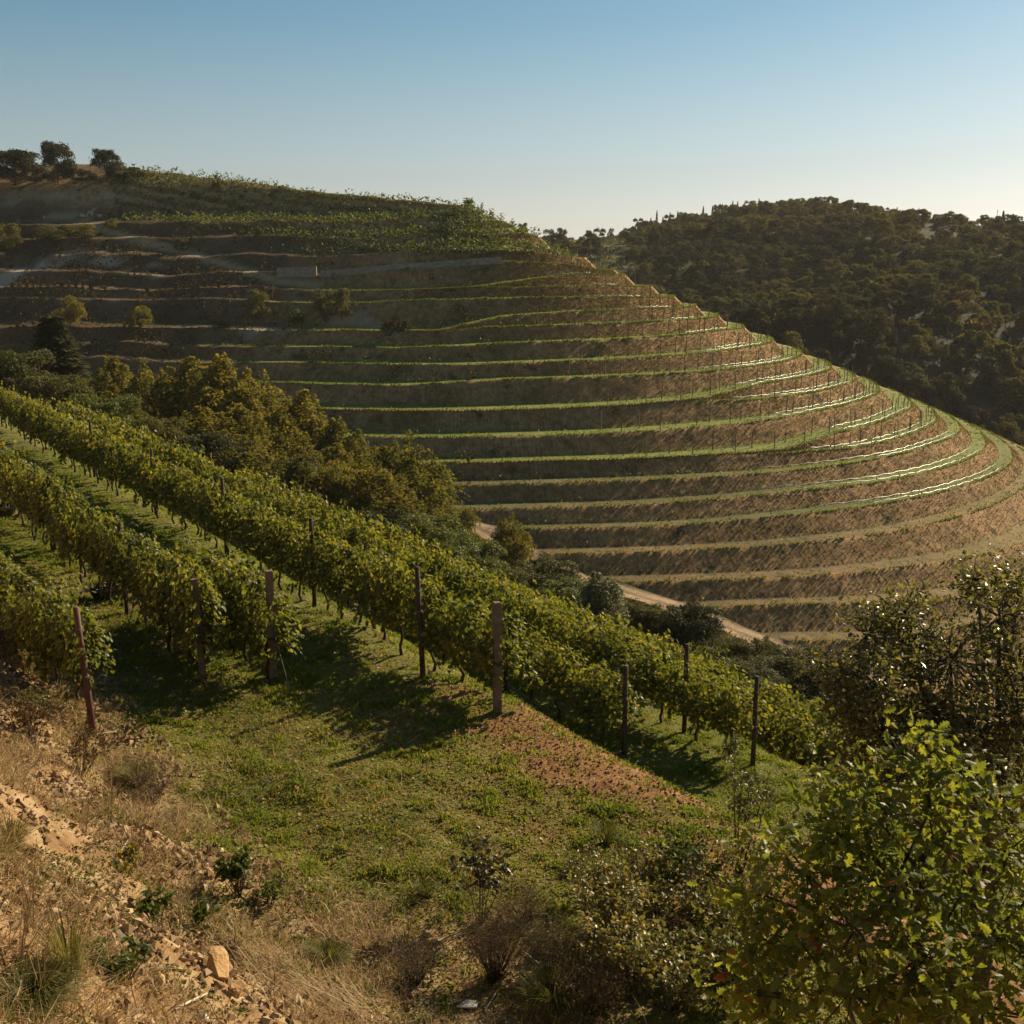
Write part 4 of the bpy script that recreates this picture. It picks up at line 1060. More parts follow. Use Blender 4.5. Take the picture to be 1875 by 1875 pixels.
# guy wires and hose on the ground
def gpt(px, py):
    h = cast(px, py, (0,)); return h
def ground_line(name, pxs, rad, mat, label, cat, lift=.02, n=40):
    pts = np.array([gpt(*q) for q in pxs]); s = np.linspace(0, len(pts) - 1, n)
    x = np.interp(s, np.arange(len(pts)), pts[:, 0]); y = np.interp(s, np.arange(len(pts)), pts[:, 1])
    z = near_z(x, y) + lift + rad
    return tag(link(name, Acc().add(*tube(np.stack((x, y, z), -1), rad, 7)).mesh(name, mat, True)), label, cat)
M_BLACKP = rough_mat('black_plastic', [(0, (.02, .02, .02)), (1, (.045, .042, .04))], 5, .3, .1, .01, spec=.6)
ground_line('irrigation_pipe', [(860, 1212), (895, 1232), (930, 1262), (960, 1285), (990, 1308)], .022, M_BLACKP, 'black irrigation pipe lying on the ground at the sunlit end post', 'pipe', .12)
def wire(px0, py0, e, t, h, label):
    x, y = ET(e, t); top = np.array((float(x), float(y), float(near_z(x, y)) + h)); g = gpt(px0, py0)
    m = (top + g) / 2 - (0, 0, .04)
    tag(link('guy_wire', Acc().add(*tube([top, m, g - (0, 0, .05)], .008, 5)).mesh('guy_wire', M_MAST, True)), label, 'wire')
wire(415, 1245, -3.9, 4.05, 1.2, 'thin guy wire from the left twin end post to the grass')
wire(533, 1268, -2.75, 3.5, 1.2, 'thin guy wire from the right twin end post to the grass')
wire(1068, 1340, 4.8, 2.0, 1.3, 'guy wire from the end post of the first row below the red bank')

# harvest tubs
def tub(px, py, label, s=1.0):
    g = gpt(px, py); root = empty('harvest_tub', (g[0], g[1], g[2] - .02), .4); root.scale = (s, s, s)
    th = np.linspace(0, 2 * math.pi, 29)[:-1]
    prof = [(.24, 0), (.27, .05), (.36, .27), (.385, .28), (.385, .30), (.35, .30), (.33, .25), (.05, .2)]
    V = np.array([(r * math.cos(a) * 1.15, r * math.sin(a) * .9, z) for r, z in prof for a in th]); n = len(th)
    i = np.arange(len(prof) - 1)[:, None] * n; j = np.arange(n)[None]; k = (j + 1) % n
    F = np.stack((i + j, i + k, i + n + k, i + n + j), -1).reshape(-1, 4)
    link('bucket', Acc().add(V, F).mesh('tub_bucket', M_BLACKP, True), root)
    a = Acc()
    for q in range(170):
        ang = rng.random() * 6.28; rr = .33 * math.sqrt(rng.random()); c = np.array((rr * math.cos(ang) * 1.12, rr * math.sin(ang) * .88, .27 + .11 * (1 - (rr / .36) ** 2) + .02 * rng.normal()))
        s_ = sph(14) * rng.uniform(.02, .034); 
        v, f = tube([c - (0, 0, .025), c - (0, 0, .012), c + (0, 0, .012), c + (0, 0, .025)], [.012, .026, .026, .012], 6); a.add(v, f, rng.random())
    M_GR = leaf_mat('dark_grape', [(0, (.012, .008, .014)), (.8, (.03, .014, .024)), (1, (.10, .05, .045))], .3, 0, .6)
    link('grapes', a.mesh('tub_grapes', M_GR, True), root)
    for sgn in (-1, 1):
        link('handle', Acc().add(*tube([(sgn * .43, -.09, .27), (sgn * .5, -.07, .33), (sgn * .51, 0, .35), (sgn * .5, .07, .33), (sgn * .43, .09, .27)], .013, 6)).mesh('tub_handle', M_BLACKP, True), root)
    return tag(root, label, 'tub')
tub(198, 1096, 'black tub heaped with dark grapes on the grass beside the vine trunks')
tub(6, 944, 'black tub partly cut off by the left edge under the vines')

# ------------------------------------------------------------------ foreground ground cover (uncountable, one object each)
def blades(x, y, h, w, lean, lay=0.0, zoff=0.0):
    n = len(x); p = np.stack((x, y, near_z(x, y) + zoff), -1)
    az = rng.random(n) * 2 * math.pi; side = np.stack((np.cos(az), np.sin(az), 0 * az), -1)
    d = np.stack((lean * rng.normal(size=n), lean * rng.normal(size=n), np.ones(n)), -1); d = unit(d)
    bend = np.stack((rng.normal(size=n), rng.normal(size=n), -.35 * np.ones(n)), -1) * .25
    h = h[:, None]; w = (w if np.isscalar(w) else w[:, None])
    a = p - side * w; b = p + side * w; m1 = p + d * h * .55; c = p + d * h + bend * h
    V = np.stack((a, b, m1 + side * w * .75, m1 - side * w * .75, c), 1).reshape(-1, 3)
    F = (np.array(((0, 1, 2), (0, 2, 3), (3, 2, 4)))[None] + (np.arange(n) * 5)[:, None, None]).reshape(-1, 3)
    return V, F
M_GRASS = leaf_mat('meadow_grass', [(0, (.075, .115, .014)), (.45, (.15, .20, .024)), (.74, (.23, .235, .040)), (.88, (.26, .20, .06)), (1, (.34, .22, .11))], .6, .52, .15)
def in_view(x, y, z, m=60):
    px, py, d = project(np.stack((x, y, z), -1)); return (px > -m) & (px < 1875 + m) & (py < 1875 + m) & (d > 1)
n = 3000000
e = rng.uniform(-7.2, 9.0, n); t = rng.uniform(-14, 34, n); x, y = ET(e, t)
ok = in_view(x, y, np.full(n, -7.8)) & ((e < 4.2) | (t < 14)); e, t, x, y = e[ok], t[ok], x[ok], y[ok]
dist = np.hypot(x, y); dens = np.clip(13.0 / dist, 0, 1) ** 1.4
patch = fbm(x / .32, y / .32, 101, 4); big = fbm(x / 2.6, y / 2.6, 103, 3)
pr = (.38 + .62 * sstep(.40, .60, .6 * patch + .4 * big)) * dens * .85 * (1 - .7 * sstep(-5.0, -6.4, e - 2.6 * sstep(-3, -6.5, t)))
pr *= 1 - .82 * sstep(-2.4, -.2, e + 4.2 * (fbm(t / 1.3, e / 1.3, 61, 4) - .5)) * sstep(4.2, 3.4, e) * sstep(2.2, -.6, t); pr *= 1.0 ; pr *= np.where(e < -6.0, .5, 1)
pr *= np.where((np.abs(e) < .5) & (t > .5), .45, 1)
k = rng.random(len(x)) < pr; x, y, patch, big = x[k], y[k], patch[k], big[k]; n = len(x)
h = (.022 + .06 * rng.random(n)) * (.55 + 1.1 * sstep(.48, .75, patch))
V, F = blades(x, y, h, .0065 + .00035 * np.hypot(x, y), .55)
rr = np.clip(rng.normal(.52 - .55 * (patch - .5) - .7 * (big - .5), .22), 0, 1)
print('grass blades', n)
tag(link('meadow_grass', build_mesh('meadow_grass', V, F, M_GRASS, None, {'rnd': np.repeat(rr, 5)})), 'short green grass on the bench between the vine rows', 'grass', None, 'stuff')

M_STRAW = leaf_mat('straw', [(0, (.16, .095, .045)), (.4, (.33, .215, .11)), (.8, (.50, .38, .22)), (1, (.66, .56, .41))], .75, .3, .2)
n = 900000
e = rng.uniform(-10.8, -2.6, n); t = rng.uniform(-13, 12, n); x, y = ET(e, t)
ok = in_view(x, y, near_z(x, y)); e, t, x, y = e[ok], t[ok], x[ok], y[ok]
pt = fbm(x / .8, y / .8, 111, 4)
k = rng.random(len(x)) < sstep(.40, .58, pt) * (.06 + .94 * sstep(-5.2, -6.8, e - 2.6 * sstep(-3, -6.5, t))) * .5; x, y, e = x[k], y[k], e[k]; n = len(x)
V, F = blades(x, y, .05 + .3 * rng.random(n) ** 2.2, .0035 + .003 * rng.random(n), 1.6, 0, .01)
print('straw', n)
tag(link('dry_grass', build_mesh('dry_grass', V, F, M_STRAW, None, {'rnd': np.repeat(np.clip(rng.normal(.45, .25, n), 0, 1), 5)})), 'dry straw and dead grass covering the near bank', 'dry grass', None, 'stuff')
# fallen leaves and litter on bench and bank
n = 26000
e = np.where(rng.random(n) < .5, rng.uniform(-10.5, -5, n), rng.uniform(-5, 4, n)); t = rng.uniform(-13, 22, n); x, y = ET(e, t)
ok = in_view(x, y, near_z(x, y)); x, y = x[ok], y[ok]; n = len(x)
M_LITTER = leaf_mat('fallen_leaf', [(0, (.09, .04, .02)), (.5, (.19, .10, .05)), (1, (.34, .24, .14))], .7, .15, .3)
v, f, r = leaves(np.stack((x, y, near_z(x, y) + .015), -1), np.stack((.4 * rng.normal(size=n), .4 * rng.normal(size=n), np.ones(n)), -1), .05 * rng.uniform(.5, 1.4, n), LEAF_ROUND)
tag(link('leaf_litter', build_mesh('leaf_litter', v, f, M_LITTER, None, {'rnd': r})), 'fallen brown leaves scattered over the ground', 'leaf litter', None, 'stuff')

n = 90000; e = rng.uniform(-10.8, -3.4, n); t = rng.uniform(-13, 9, n); x, y = ET(e, t); z = near_z(x, y)
cv = fbm(x / .7, y / .7, 151, 4); ok = in_view(x, y, z) & (cv > .52); x, y, z, cv = x[ok], y[ok], z[ok], cv[ok]; n = len(x)
M_BWEED = leaf_mat('bank_weed', [(0, (.05, .08, .014)), (.5, (.11, .14, .024)), (.8, (.19, .18, .035)), (1, (.25, .13, .05))], .6, .45, .2)
v, f, r = leaves(np.stack((x, y, z + .02 + .16 * rng.random(n) * sstep(.55, .7, cv)), -1), rng.normal(size=(n, 3)) * .7 + (0, 0, .8), .04 * rng.uniform(.5, 1.5, n), LEAF_SIMPLE)
tag(link('bank_weeds', build_mesh('bank_weeds', v, f, M_BWEED, None, {'rnd': r})), 'low green and yellowing weeds spread over the near bank', 'weeds', None, 'stuff')
# grit and broken clods on the bank
n = 80000; e = rng.uniform(-10.9, -5.4, n); t = rng.uniform(-13, 8, n); x, y = ET(e, t); z = near_z(x, y)
ok = in_view(x, y, z) & (rng.random(n) < .15 + .85 * sstep(.42, .6, fbm(x / 1.1, y / 1.1, 141, 3))); x, y, z = x[ok], y[ok], z[ok]; n = len(x)
oct_v = np.array(((1, 0, 0), (-1, 0, 0), (0, 1, 0), (0, -1, 0), (0, 0, 1), (0, 0, -1)), float); oct_f = np.array(((0, 2, 4), (2, 1, 4), (1, 3, 4), (3, 0, 4), (2, 0, 5), (1, 2, 5), (3, 1, 5), (0, 3, 5)))
s_ = (.008 + .06 * rng.random(n) ** 5)
V = np.stack((x, y, z + s_ * .3), -1)[:, None, :] + oct_v[None] * (s_[:, None, None] * rng.uniform(.45, 1.25, (n, 6, 1))) + rng.normal(size=(n, 6, 3)) * (s_ * .22)[:, None, None]
M_GRIT = leaf_mat('grit', [(0, (.12, .075, .038)), (.65, (.23, .155, .085)), (1, (.40, .31, .21))], .95, 0, .1)
n2 = 22000; e2 = rng.uniform(-2.6, 4.2, n2); t2 = rng.uniform(-9, 2.0, n2); x2, y2 = ET(e2, t2); z2 = near_z(x2, y2); s2 = .007 + .03 * rng.random(n2) ** 4
V2 = np.stack((x2, y2, z2 + s2 * .3), -1)[:, None, :] + oct_v[None] * (s2[:, None, None] * rng.uniform(.45, 1.25, (n2, 6, 1)))
M_GRIT2 = leaf_mat('red_grit', [(0, (.09, .04, .016)), (.6, (.21, .105, .045)), (1, (.38, .26, .15))], .95, 0, .1)
tag(link('red_clods', build_mesh('red_clods', V2.reshape(-1, 3), (oct_f[None] + (np.arange(n2) * 6)[:, None, None]).reshape(-1, 3), M_GRIT2, None, {'rnd': np.repeat(rng.random(n2), 6)})), 'red brown clods strewn over the bare red bank', 'clods', None, 'stuff')
tag(link('grit', build_mesh('grit', V.reshape(-1, 3), (oct_f[None] + (np.arange(n) * 6)[:, None, None]).reshape(-1, 3), M_GRIT, None, {'rnd': np.repeat(rng.random(n), 6)})), 'grit and small clods of earth on the near bank', 'grit', None, 'stuff')

# valley undergrowth
n = 120000
e = rng.uniform(23, 75, n); t = rng.uniform(-10, 110, n); x, y = ET(e, t); g = near_z(x, y)
ok = (g > hill_base(x, y) - .5) & in_view(x, y, g)
x, y, g = x[ok], y[ok], g[ok]; pt = fbm(x / 3.5, y / 3.5, 121, 3); k = pt > .42
dtr = np.min(np.hypot(x[:, None] - TR[None, :, 0], y[:, None] - TR[None, :, 1]), 1); k &= dtr > 2.2
x, y, g, pt = x[k], y[k], g[k], pt[k]; n = len(x)
v, f, r = leaves(np.stack((x, y, g + rng.random(n) * (1.1 + .9 * sstep(40, 52, toET(x, y)[0])) * sstep(.42, .65, pt)), -1), sph(n) + (0, 0, .5), .2 * rng.uniform(.5, 1.3, n), LEAF_CLUMP)
tag(link('undergrowth', build_mesh('undergrowth', v, f, M_OLIVE, None, {'rnd': r})), 'tangled undergrowth covering the valley side', 'undergrowth', None, 'stuff')

# ------------------------------------------------------------------ stones
M_ROCK = rough_mat('pale_rock', [(0, (.25, .18, .11)), (.5, (.38, .29, .19)), (1, (.52, .44, .33))], 7, .95, .7, .02)
M_ROCKW = rough_mat('white_rock', [(0, (.40, .35, .28)), (1, (.62, .57, .49))], 8, .95, .6, .02)
M_ROCKO = rough_mat('ochre_rock', [(0, (.30, .17, .07)), (1, (.46, .30, .14))], 7, .95, .7, .03)
def rock_mesh(seed, mat):
    r = np.random.default_rng(seed)
    import bmesh
    bm = bmesh.new(); bmesh.ops.create_icosphere(bm, subdivisions=3, radius=1)
    V = np.array([v.co[:] for v in bm.verts])
    for _ in range(24):
        d = unit(r.normal(size=3)); c = r.uniform(.34, .8); s = V @ d; V = V - np.outer(np.clip(s - c, 0, None), d)
    V *= 1 + .16 * (fbm(V[:, 0] * 3 + 9, V[:, 1] * 3 + V[:, 2] * 2, seed, 3) - .5)[:, None]
    F = np.array([[v.index for v in f.verts] for f in bm.faces]); bm.free()
    return build_mesh('rock', V, F, mat, None, None, False)
RK = [rock_mesh(k, M_ROCK) for k in range(5)] + [rock_mesh(9, M_ROCKW), rock_mesh(10, M_ROCKO), rock_mesh(12, M_ROCKO)]
def rock(px, py, wpx, k, label, flat=.55, grp=None, name='stone'):
    g = gpt(px, py); d = g[1] * CP - g[2] * SP; s = wpx / 2 / F_PX * d
    o = link(name, RK[k], None, (g[0], g[1], g[2] + s * flat * .25)); o.scale = (s, s * .75, s * flat); o.rotation_euler = (rng.normal() * .3, rng.normal() * .3 + .3, rng.random() * 6)
    return tag(o, label, 'stone', grp)
rock(862, 1842, 66, 5, 'pale white flat stone at the foot of the purple brown bush', .35, name='flat_stone').rotation_euler = (.05, .1, .9)
rock(400, 1785, 95, 6, 'largest ochre boulder jutting from the dry bank', .8, name='boulder')
rock(432, 1820, 60, 7, 'ochre boulder leaning against the largest one', .7, name='boulder')
rock(292, 1812, 52, 6, 'ochre rock left of the largest boulder', .7)
rock(785, 1712, 50, 0, 'grey stone under the oak sapling', .6)
rock(800, 1728, 34, 1, 'small grey stone touching the one under the oak sapling', .6)
rock(207, 1728, 48, 2, 'flat tan stone halfway down the dry bank', .4)
rock(100, 1622, 34, 3, 'tan stone near the left edge of the bank', .6)
rock(32, 1550, 34, 4, 'pointed tan stone high on the bank at the left edge', .9)
rock(375, 1868, 44, 5, 'whitish stone at the bottom edge of the bank', .5)
rock(543, 1447, 18, 7, 'small reddish lump lying alone in the green grass', .9)
for _ in range(70):
    px, py = rng.uniform(0, 760), rng.uniform(1480, 1870)
    if py < 1400 + .45 * px: continue
    rock(px, py, rng.uniform(7, 24), int(rng.integers(0, 8)), 'small tan stone scattered in the dry grass of the near bank', rng.uniform(.4, .8), 'small stones on the near bank')
for px, py, w in ((166, 392, 26), (152, 395, 22), (182, 396, 18), (172, 384, 14)):
    h = cast(px, py, (1,))
    if h is None: continue
    s = w / 2 / F_PX * h[1]; o = link('boulder', RK[int(rng.integers(0, 5))], None, tuple(h)); o.scale = (s, s, s * .7); o.rotation_euler = (0, .3, rng.random() * 6)
    tag(o, 'pale boulder in the rock pile above the bend of the hill track', 'boulder', 'boulders in the hill rock pile')

# ------------------------------------------------------------------ near shrubs and plants
def twig_plant(base, H, R, nst, nleaf, leaf, tmpl, lean=(0, 0), stem_r=.012, spread=1.0, lowest=.15, droop=0.0, rs=None):
    """stems that branch from the base, leaves carried along their twigs"""
    st = Acc(); tips = []
    for k in range(nst):
        a = rng.random() * 6.28; w = R * spread * math.sqrt(rng.random()) * .8; h = H * rng.uniform(.55, 1.0)
        tip = np.array((math.cos(a) * w + lean[0] * h, math.sin(a) * w + lean[1] * h, h)); m = tip * .5 + rng.normal(size=3) * .08 * R; m[2] = h * .55
        st.add(*tube([(rng.normal() * .04 * R, rng.normal() * .04 * R, -.1), m * (.6, .6, .5), m, tip], [stem_r, stem_r * .8, stem_r * .5, stem_r * .15], 5))
        tips.append((m, tip))
        for q in range(4):
            f = rng.uniform(.1, .9); s = m + (tip - m) * f; d = sph(1)[0] * R * .38; d[2] = abs(d[2]) * .6 - droop * R
            st.add(*tube([s, s + d * .5, s + d], [stem_r * .35, stem_r * .25, stem_r * .08], 4)); tips.append((s, s + d))
    L = len(tips); q = rng.integers(0, L, nleaf); f = rng.random(nleaf) ** .7
    A = np.array([a for a, b in tips])[q]; B = np.array([b for a, b in tips])[q]
    pos = A + (B - A) * f[:, None] + rng.normal(size=(nleaf, 3)) * R * .05
    pos[:, 2] = np.maximum(pos[:, 2], lowest * H * rng.random(nleaf) + .02)
    al = unit(B - A) + .9 * rng.normal(size=(nleaf, 3)); nr = .7 * rng.normal(size=(nleaf, 3)) + (0, 0, .8)
    return st, leaves(pos, nr, leaf * rng.uniform(.55, 1.25, nleaf), tmpl, al, rs)
def shrub(name, base, label, cat, mat, H, R, nst, nleaf, leaf, tmpl, **kw):
    root = empty(name, tuple(base)); st, (v, f, r) = twig_plant(base, H, R, nst, nleaf, leaf, tmpl, **kw)
    link('stems', st.mesh(name + '_stems', M_BARK, True), root); link('leaves', build_mesh(name + '_leaves', v, f, mat, None, {'rnd': r}), root)
    return tag(root, label, cat)
def at(px, py): return gpt(px, py)

# glossy dark tree on the right
def big_tree(name, base, H, C, RB, nleaf, leaf, tmpl, mat, label, cat, r0=.09, trunk_top=None, ntw=60, flat=.0):
    root = empty(name, tuple(base)); C = np.array(C, float); RB = np.array(RB, float)
    a = Acc(); tt = np.array(trunk_top if trunk_top is not None else (0, 0, H * .6), float)
    a.add(*tube([(0, 0, -.4), tt * .35 + (.03, 0, 0), tt * .7 - (.04, .02, 0), tt], [r0 * 1.3, r0, r0 * .75, r0 * .45], 9))
    tw = []
    for c, rb in zip(C, RB):
        s = tt * rng.uniform(.45, 1.0); m = (s + c) / 2 + rng.normal(size=3) * .12
        a.add(*tube([s, m, c], [r0 * .42, r0 * .3, r0 * .12], 6))
        for q in range(max(3, int(ntw * rb))):
            d = sph(1)[0] * rb * rng.uniform(.6, 1.1); e_ = c + d; a.add(*tube([c + d * .1, c + d * .5 + rng.normal(size=3) * .04, e_], [r0 * .1, r0 * .06, .002], 4)); tw.append((c + d * .25, e_, rb))
    link('trunk', a.mesh(name + '_trunk', M_BARK, True), root)
    A = np.array([t_[0] for t_ in tw]); B = np.array([t_[1] for t_ in tw]); rb = np.array([t_[2] for t_ in tw])
    q = rng.integers(0, len(tw), nleaf); f = rng.random(nleaf) ** .6
    pos = A[q] + (B - A)[q] * f[:, None] * 1.08 + rng.normal(size=(nleaf, 3)) * .075
    al = unit((B - A)[q]) + .8 * rng.normal(size=(nleaf, 3)); nr = .75 * rng.normal(size=(nleaf, 3)) + (0, 0, .75)
    v, f_, r = leaves(pos, nr, leaf * rng.uniform(.6, 1.25, nleaf), tmpl, al)
    link('crown', build_mesh(name + '_crown', v, f_, mat, None, {'rnd': r}), root)
    return tag(root, label, cat)
def rel(base, pts): return [tuple(P(px, py, d) - np.array(base)) for px, py, d, _ in pts], [w / F_PX * d for _, _, d, w in pts]
bx, by = P(1815, 1500, 9.8)[:2]; gb = np.array((bx, by, float(near_z(bx, by))))
pts = [(1610, 1260, 9.2, 85), (1660, 1180, 9.6, 90), (1590, 1160, 9.8, 60), (1740, 1210, 9.4, 120), (1830, 1130, 9.6, 100), (1868, 1070, 10.0, 60), (1870, 1220, 9.6, 90), (1700, 1300, 9.2, 120),
       (1620, 1350, 9.2, 90), (1780, 1340, 9.3, 140), (1860, 1330, 9.6, 130), (1650, 1420, 9.2, 100), (1560, 1300, 9.3, 60), (1560, 1420, 9.4, 80), (1760, 1440, 9.5, 110), (1880, 1450, 9.9, 70), (1530, 1235, 9.4, 45), (1660, 1120, 9.9, 50), (1790, 1060, 10.2, 50)]
Cc, Rr = rel(gb, pts)
big_tree('glossy_tree', gb, 5, Cc, Rr, 15500, .062, LEAF_SIMPLE, M_GLOSSY, 'dark tree with small glinting leaves rising at the right edge', 'tree', .085, P(1850, 1330, 9.8) - gb)
# oak in the right foreground
bx, by = P(1760, 1700, 5.9)[:2]; gb = np.array((bx, by, float(near_z(bx, by))))
pts = [(1660, 1400, 5.8, 70), (1620, 1480, 5.6, 90), (1570, 1550, 5.6, 110), (1700, 1490, 5.6, 100), (1790, 1500, 5.7, 90), (1850, 1560, 5.6, 110), (1480, 1600, 5.6, 90), (1640, 1620, 5.3, 120), (1760, 1640, 5.4, 120),
       (1560, 1700, 5.2, 120), (1460, 1720, 5.4, 90), (1690, 1750, 5.1, 130), (1840, 1720, 5.2, 130), (1560, 1820, 5.1, 120), (1720, 1860, 4.9, 130), (1440, 1830, 5.3, 90), (1870, 1860, 5.0, 120), (1890, 1640, 5.3, 80), (1500, 1500, 5.8, 60), (1400, 1640, 5.7, 80), (1390, 1800, 5.6, 80), (1430, 1540, 6.0, 50), (1560, 1440, 5.9, 45)]
Cc, Rr = rel(gb, pts)
big_tree('young_oak', gb, 4, Cc, Rr, 4300, .072, LEAF_OAK, M_OAK, 'young oak with lobed yellow green leaves in the lower right corner', 'tree', .05, P(1690, 1560, 5.8) - gb, 26)
# slender sapling with small leaves
b = at(1352, 1600)
shrub('slender_sapling', b, 'slender sapling with sparse glinting leaves before the red bank', 'sapling', M_GLOSSY, 2.3, .55, 7, 1500, .055, LEAF_SIMPLE, stem_r=.016, lowest=.05)
# shrubs along the bottom
M_STRAWL = leaf_mat('dry_brush_leaf', [(0, (.12, .075, .04)), (.6, (.22, .15, .08)), (1, (.32, .25, .14))], .8, .3, .15)
SH = [
 ('bramble', 1130, 1720, .85, .75, 14, 1700, .055, LEAF_ROUND, M_BRAMBLE, 'pale leaved bramble bush left of the oak at the bottom', 'bramble'),
 ('bramble', 1290, 1745, 1.0, .75, 14, 1700, .055, LEAF_ROUND, M_BRAMBLE, 'dense bramble between the sapling and the oak', 'bramble'),
 ('bramble', 1230, 1850, .9, .8, 14, 1700, .055, LEAF_ROUND, M_BRAMBLE, 'bramble at the bottom edge left of the oak', 'bramble'),
 ('bramble', 1370, 1680, 1.5, .7, 12, 1500, .055, LEAF_SIMPLE, M_GLOSSY, 'dark glossy shrub at the foot of the slender sapling', 'shrub'),
 ('bramble', 1400, 1850, 1.0, .8, 14, 1700, .055, LEAF_ROUND, M_BRAMBLE, 'leafy bramble under the left side of the oak', 'bramble'),
 ('oak_sapling', 880, 1690, 1.15, .50, 7, 420, .085, LEAF_OAK, leaf_mat('brown_oak_leaf', [(0, (.035, .032, .010)), (.6, (.085, .07, .018)), (1, (.2, .13, .03))], .45, .35, .4), 'brownish oak sapling in the middle of the lower grass', 'sapling'),
 ('green_shrub', 438, 1640, .62, .28, 9, 620, .055, LEAF_ROUND, M_GREEN, 'bright green leafy shrub at the foot of the dry bank', 'shrub'),
 ('low_shrub', 492, 1655, .28, .22, 8, 300, .04, LEAF_ROUND, M_GREEN, 'low green plant right of the bright green shrub', 'plant'),
 ('heather_bush', 905, 1795, .95, .62, 170, 3600, .03, LEAF_NARROW, leaf_mat('purple_brown', [(0, (.06, .032, .02)), (.6, (.11, .06, .03)), (1, (.12, .11, .04))], .8, .25, .2), 'purple brown twiggy bush at the bottom middle', 'bush'),
 ('heather_bush', 1010, 1790, .75, .55, 110, 2600, .03, LEAF_NARROW, leaf_mat('green_brown', [(0, (.06, .06, .02)), (1, (.14, .12, .045))], .8, .3, .2), 'greenish twiggy bush right of the purple brown one', 'bush'),
 ('dry_brush', 760, 1800, .5, .5, 90, 1200, .03, LEAF_NARROW, M_STRAWL, 'dry tan brush left of the purple brown bush', 'bush'),
 ('dry_brush', 1080, 1860, .6, .55, 110, 1500, .03, LEAF_NARROW, M_STRAWL, 'dry tan brush at the bottom edge right of the tussock', 'bush'),
 ('dry_brush', 960, 1690, .45, .5, 90, 1200, .03, LEAF_NARROW, M_RUSTY, 'rusty dry brush right of the oak sapling', 'bush'),
 ('dry_brush', 1180, 1770, .6, .5, 90, 1200, .03, LEAF_NARROW, M_RUSTY, 'rusty dry brush among the brambles', 'bush'),
 ('rusty_weed', 60, 1370, .9, .55, 12, 700, .06, LEAF_SIMPLE, M_RUSTY, 'rust orange weed clump at the left edge below the vines', 'weed'),
 ('rusty_weed', 150, 1420, .7, .5, 12, 700, .05, LEAF_SIMPLE, M_RUSTY, 'rusty weed clump at the foot of the rust red post', 'weed'),
 ('rusty_weed', 285, 1470, .5, .5, 12, 600, .04, LEAF_SIMPLE, leaf_mat('faded_weed', [(0, (.07, .045, .03)), (1, (.2, .12, .09))], .7, .3, .2), 'faded purple brown weed where the bank meets the grass', 'weed'),
 ('yellow_weed', 60, 1340, .8, .35, 8, 420, .06, LEAF_SIMPLE, leaf_mat('yellow_weed_leaf', [(0, (.09, .09, .02)), (1, (.2, .17, .05))], .6, .4, .3), 'yellow green weed stalks behind the rust orange clump', 'weed'),
 ('green_weed', 290, 1690, .35, .25, 7, 260, .06, LEAF_ROUND, M_GREEN, 'small green weed in the middle of the dry bank', 'weed'),
 ('green_weed', 372, 1700, .35, .16, 6, 130, .08, LEAF_SIMPLE, M_GREEN, 'broad leaved green weed right of the bank centre', 'weed'),
 ('green_weed', 235, 1600, .3, .22, 6, 120, .06, LEAF_ROUND, leaf_mat('yellow_leaf', [(0, (.12, .11, .015)), (1, (.3, .24, .04))], .5, .4, .4), 'yellow leaved seedling on the upper bank', 'weed'),
 ('green_weed', 225, 1800, .4, .35, 10, 700, .04, LEAF_ROUND, M_GREEN, 'dark green mat of weeds left of the boulders', 'weed'),
 ('rusty_weed', 1180, 1620, .45, .6, 14, 800, .04, LEAF_SIMPLE, M_RUSTY, 'russet weed patch at the lower end of the red bank', 'weed'),
 ('bramble', 1200, 1690, .8, .7, 14, 1700, .05, LEAF_ROUND, M_BRAMBLE, 'middle bramble above the two lowest ones', 'bramble'),
 ('bramble', 1150, 1790, .8, .7, 14, 1700, .05, LEAF_ROUND, M_BRAMBLE, 'bramble right of the greenish twiggy bush', 'bramble'),
 ('bramble', 1310, 1830, .9, .7, 14, 1700, .05, LEAF_ROUND, M_GREEN, 'green leafy bramble under the lower left oak branches', 'bramble'),
 ('bramble', 1270, 1660, .8, .6, 12, 1300, .05, LEAF_ROUND, M_GREEN, 'green bramble left of the slender sapling foot', 'bramble'),
 ('bramble', 1090, 1655, .7, .6, 10, 900, .05, LEAF_SIMPLE, M_BRAMBLE, 'low bramble between the oak sapling and the bigger brambles', 'bramble'),
]
for nm, px, py, H, R, ns, nl, lf, tm, m, lab, cat in SH:
    shrub(nm, at(px, py), lab, cat, m, H, R, ns, nl, lf, tm, stem_r=.003 if ('heather' in nm or 'brush' in nm) else .008)
# grass tussocks
M_TUFT = leaf_mat('tussock', [(0, (.07, .085, .02)), (.6, (.15, .15, .035)), (1, (.30, .23, .11))], .65, .45, .15)
def tussock(px, py, H, R, n, label, dry=0.0):
    g = at(px, py); acc = Acc()
    for k in range(n):
        a = rng.random() * 6.28; r0 = R * .25 * math.sqrt(rng.random()); L = H * rng.uniform(.5, 1.1); w = .002 + .0022 * rng.random(); o = R * rng.uniform(.2, 1.0)
        d = np.array((math.cos(a), math.sin(a), 0)); s = np.array((-d[1], d[0], 0)) * w; p = d * r0
        c1 = p + d * o * .35 + (0, 0, L * .65); c2 = p + d * o * .8 + (0, 0, L * .9); c3 = p + d * o * 1.15 + (0, 0, L * .75)
        acc.add(np.array((p - s, p + s, c1 + s, c1 - s, c2 + s * .7, c2 - s * .7, c3)), np.array(((0, 1, 2), (0, 2, 3), (3, 2, 4), (3, 4, 5), (5, 4, 6))), min(1, rng.random() * .8 + dry))
    o_ = link('grass_tussock', acc.mesh('grass_tussock', M_TUFT), None, (g[0], g[1], g[2] - .01)); return tag(o_, label, 'tussock')
tussock(1010, 1850, .42, .42, 900, 'arching green grass tussock at the bottom middle')
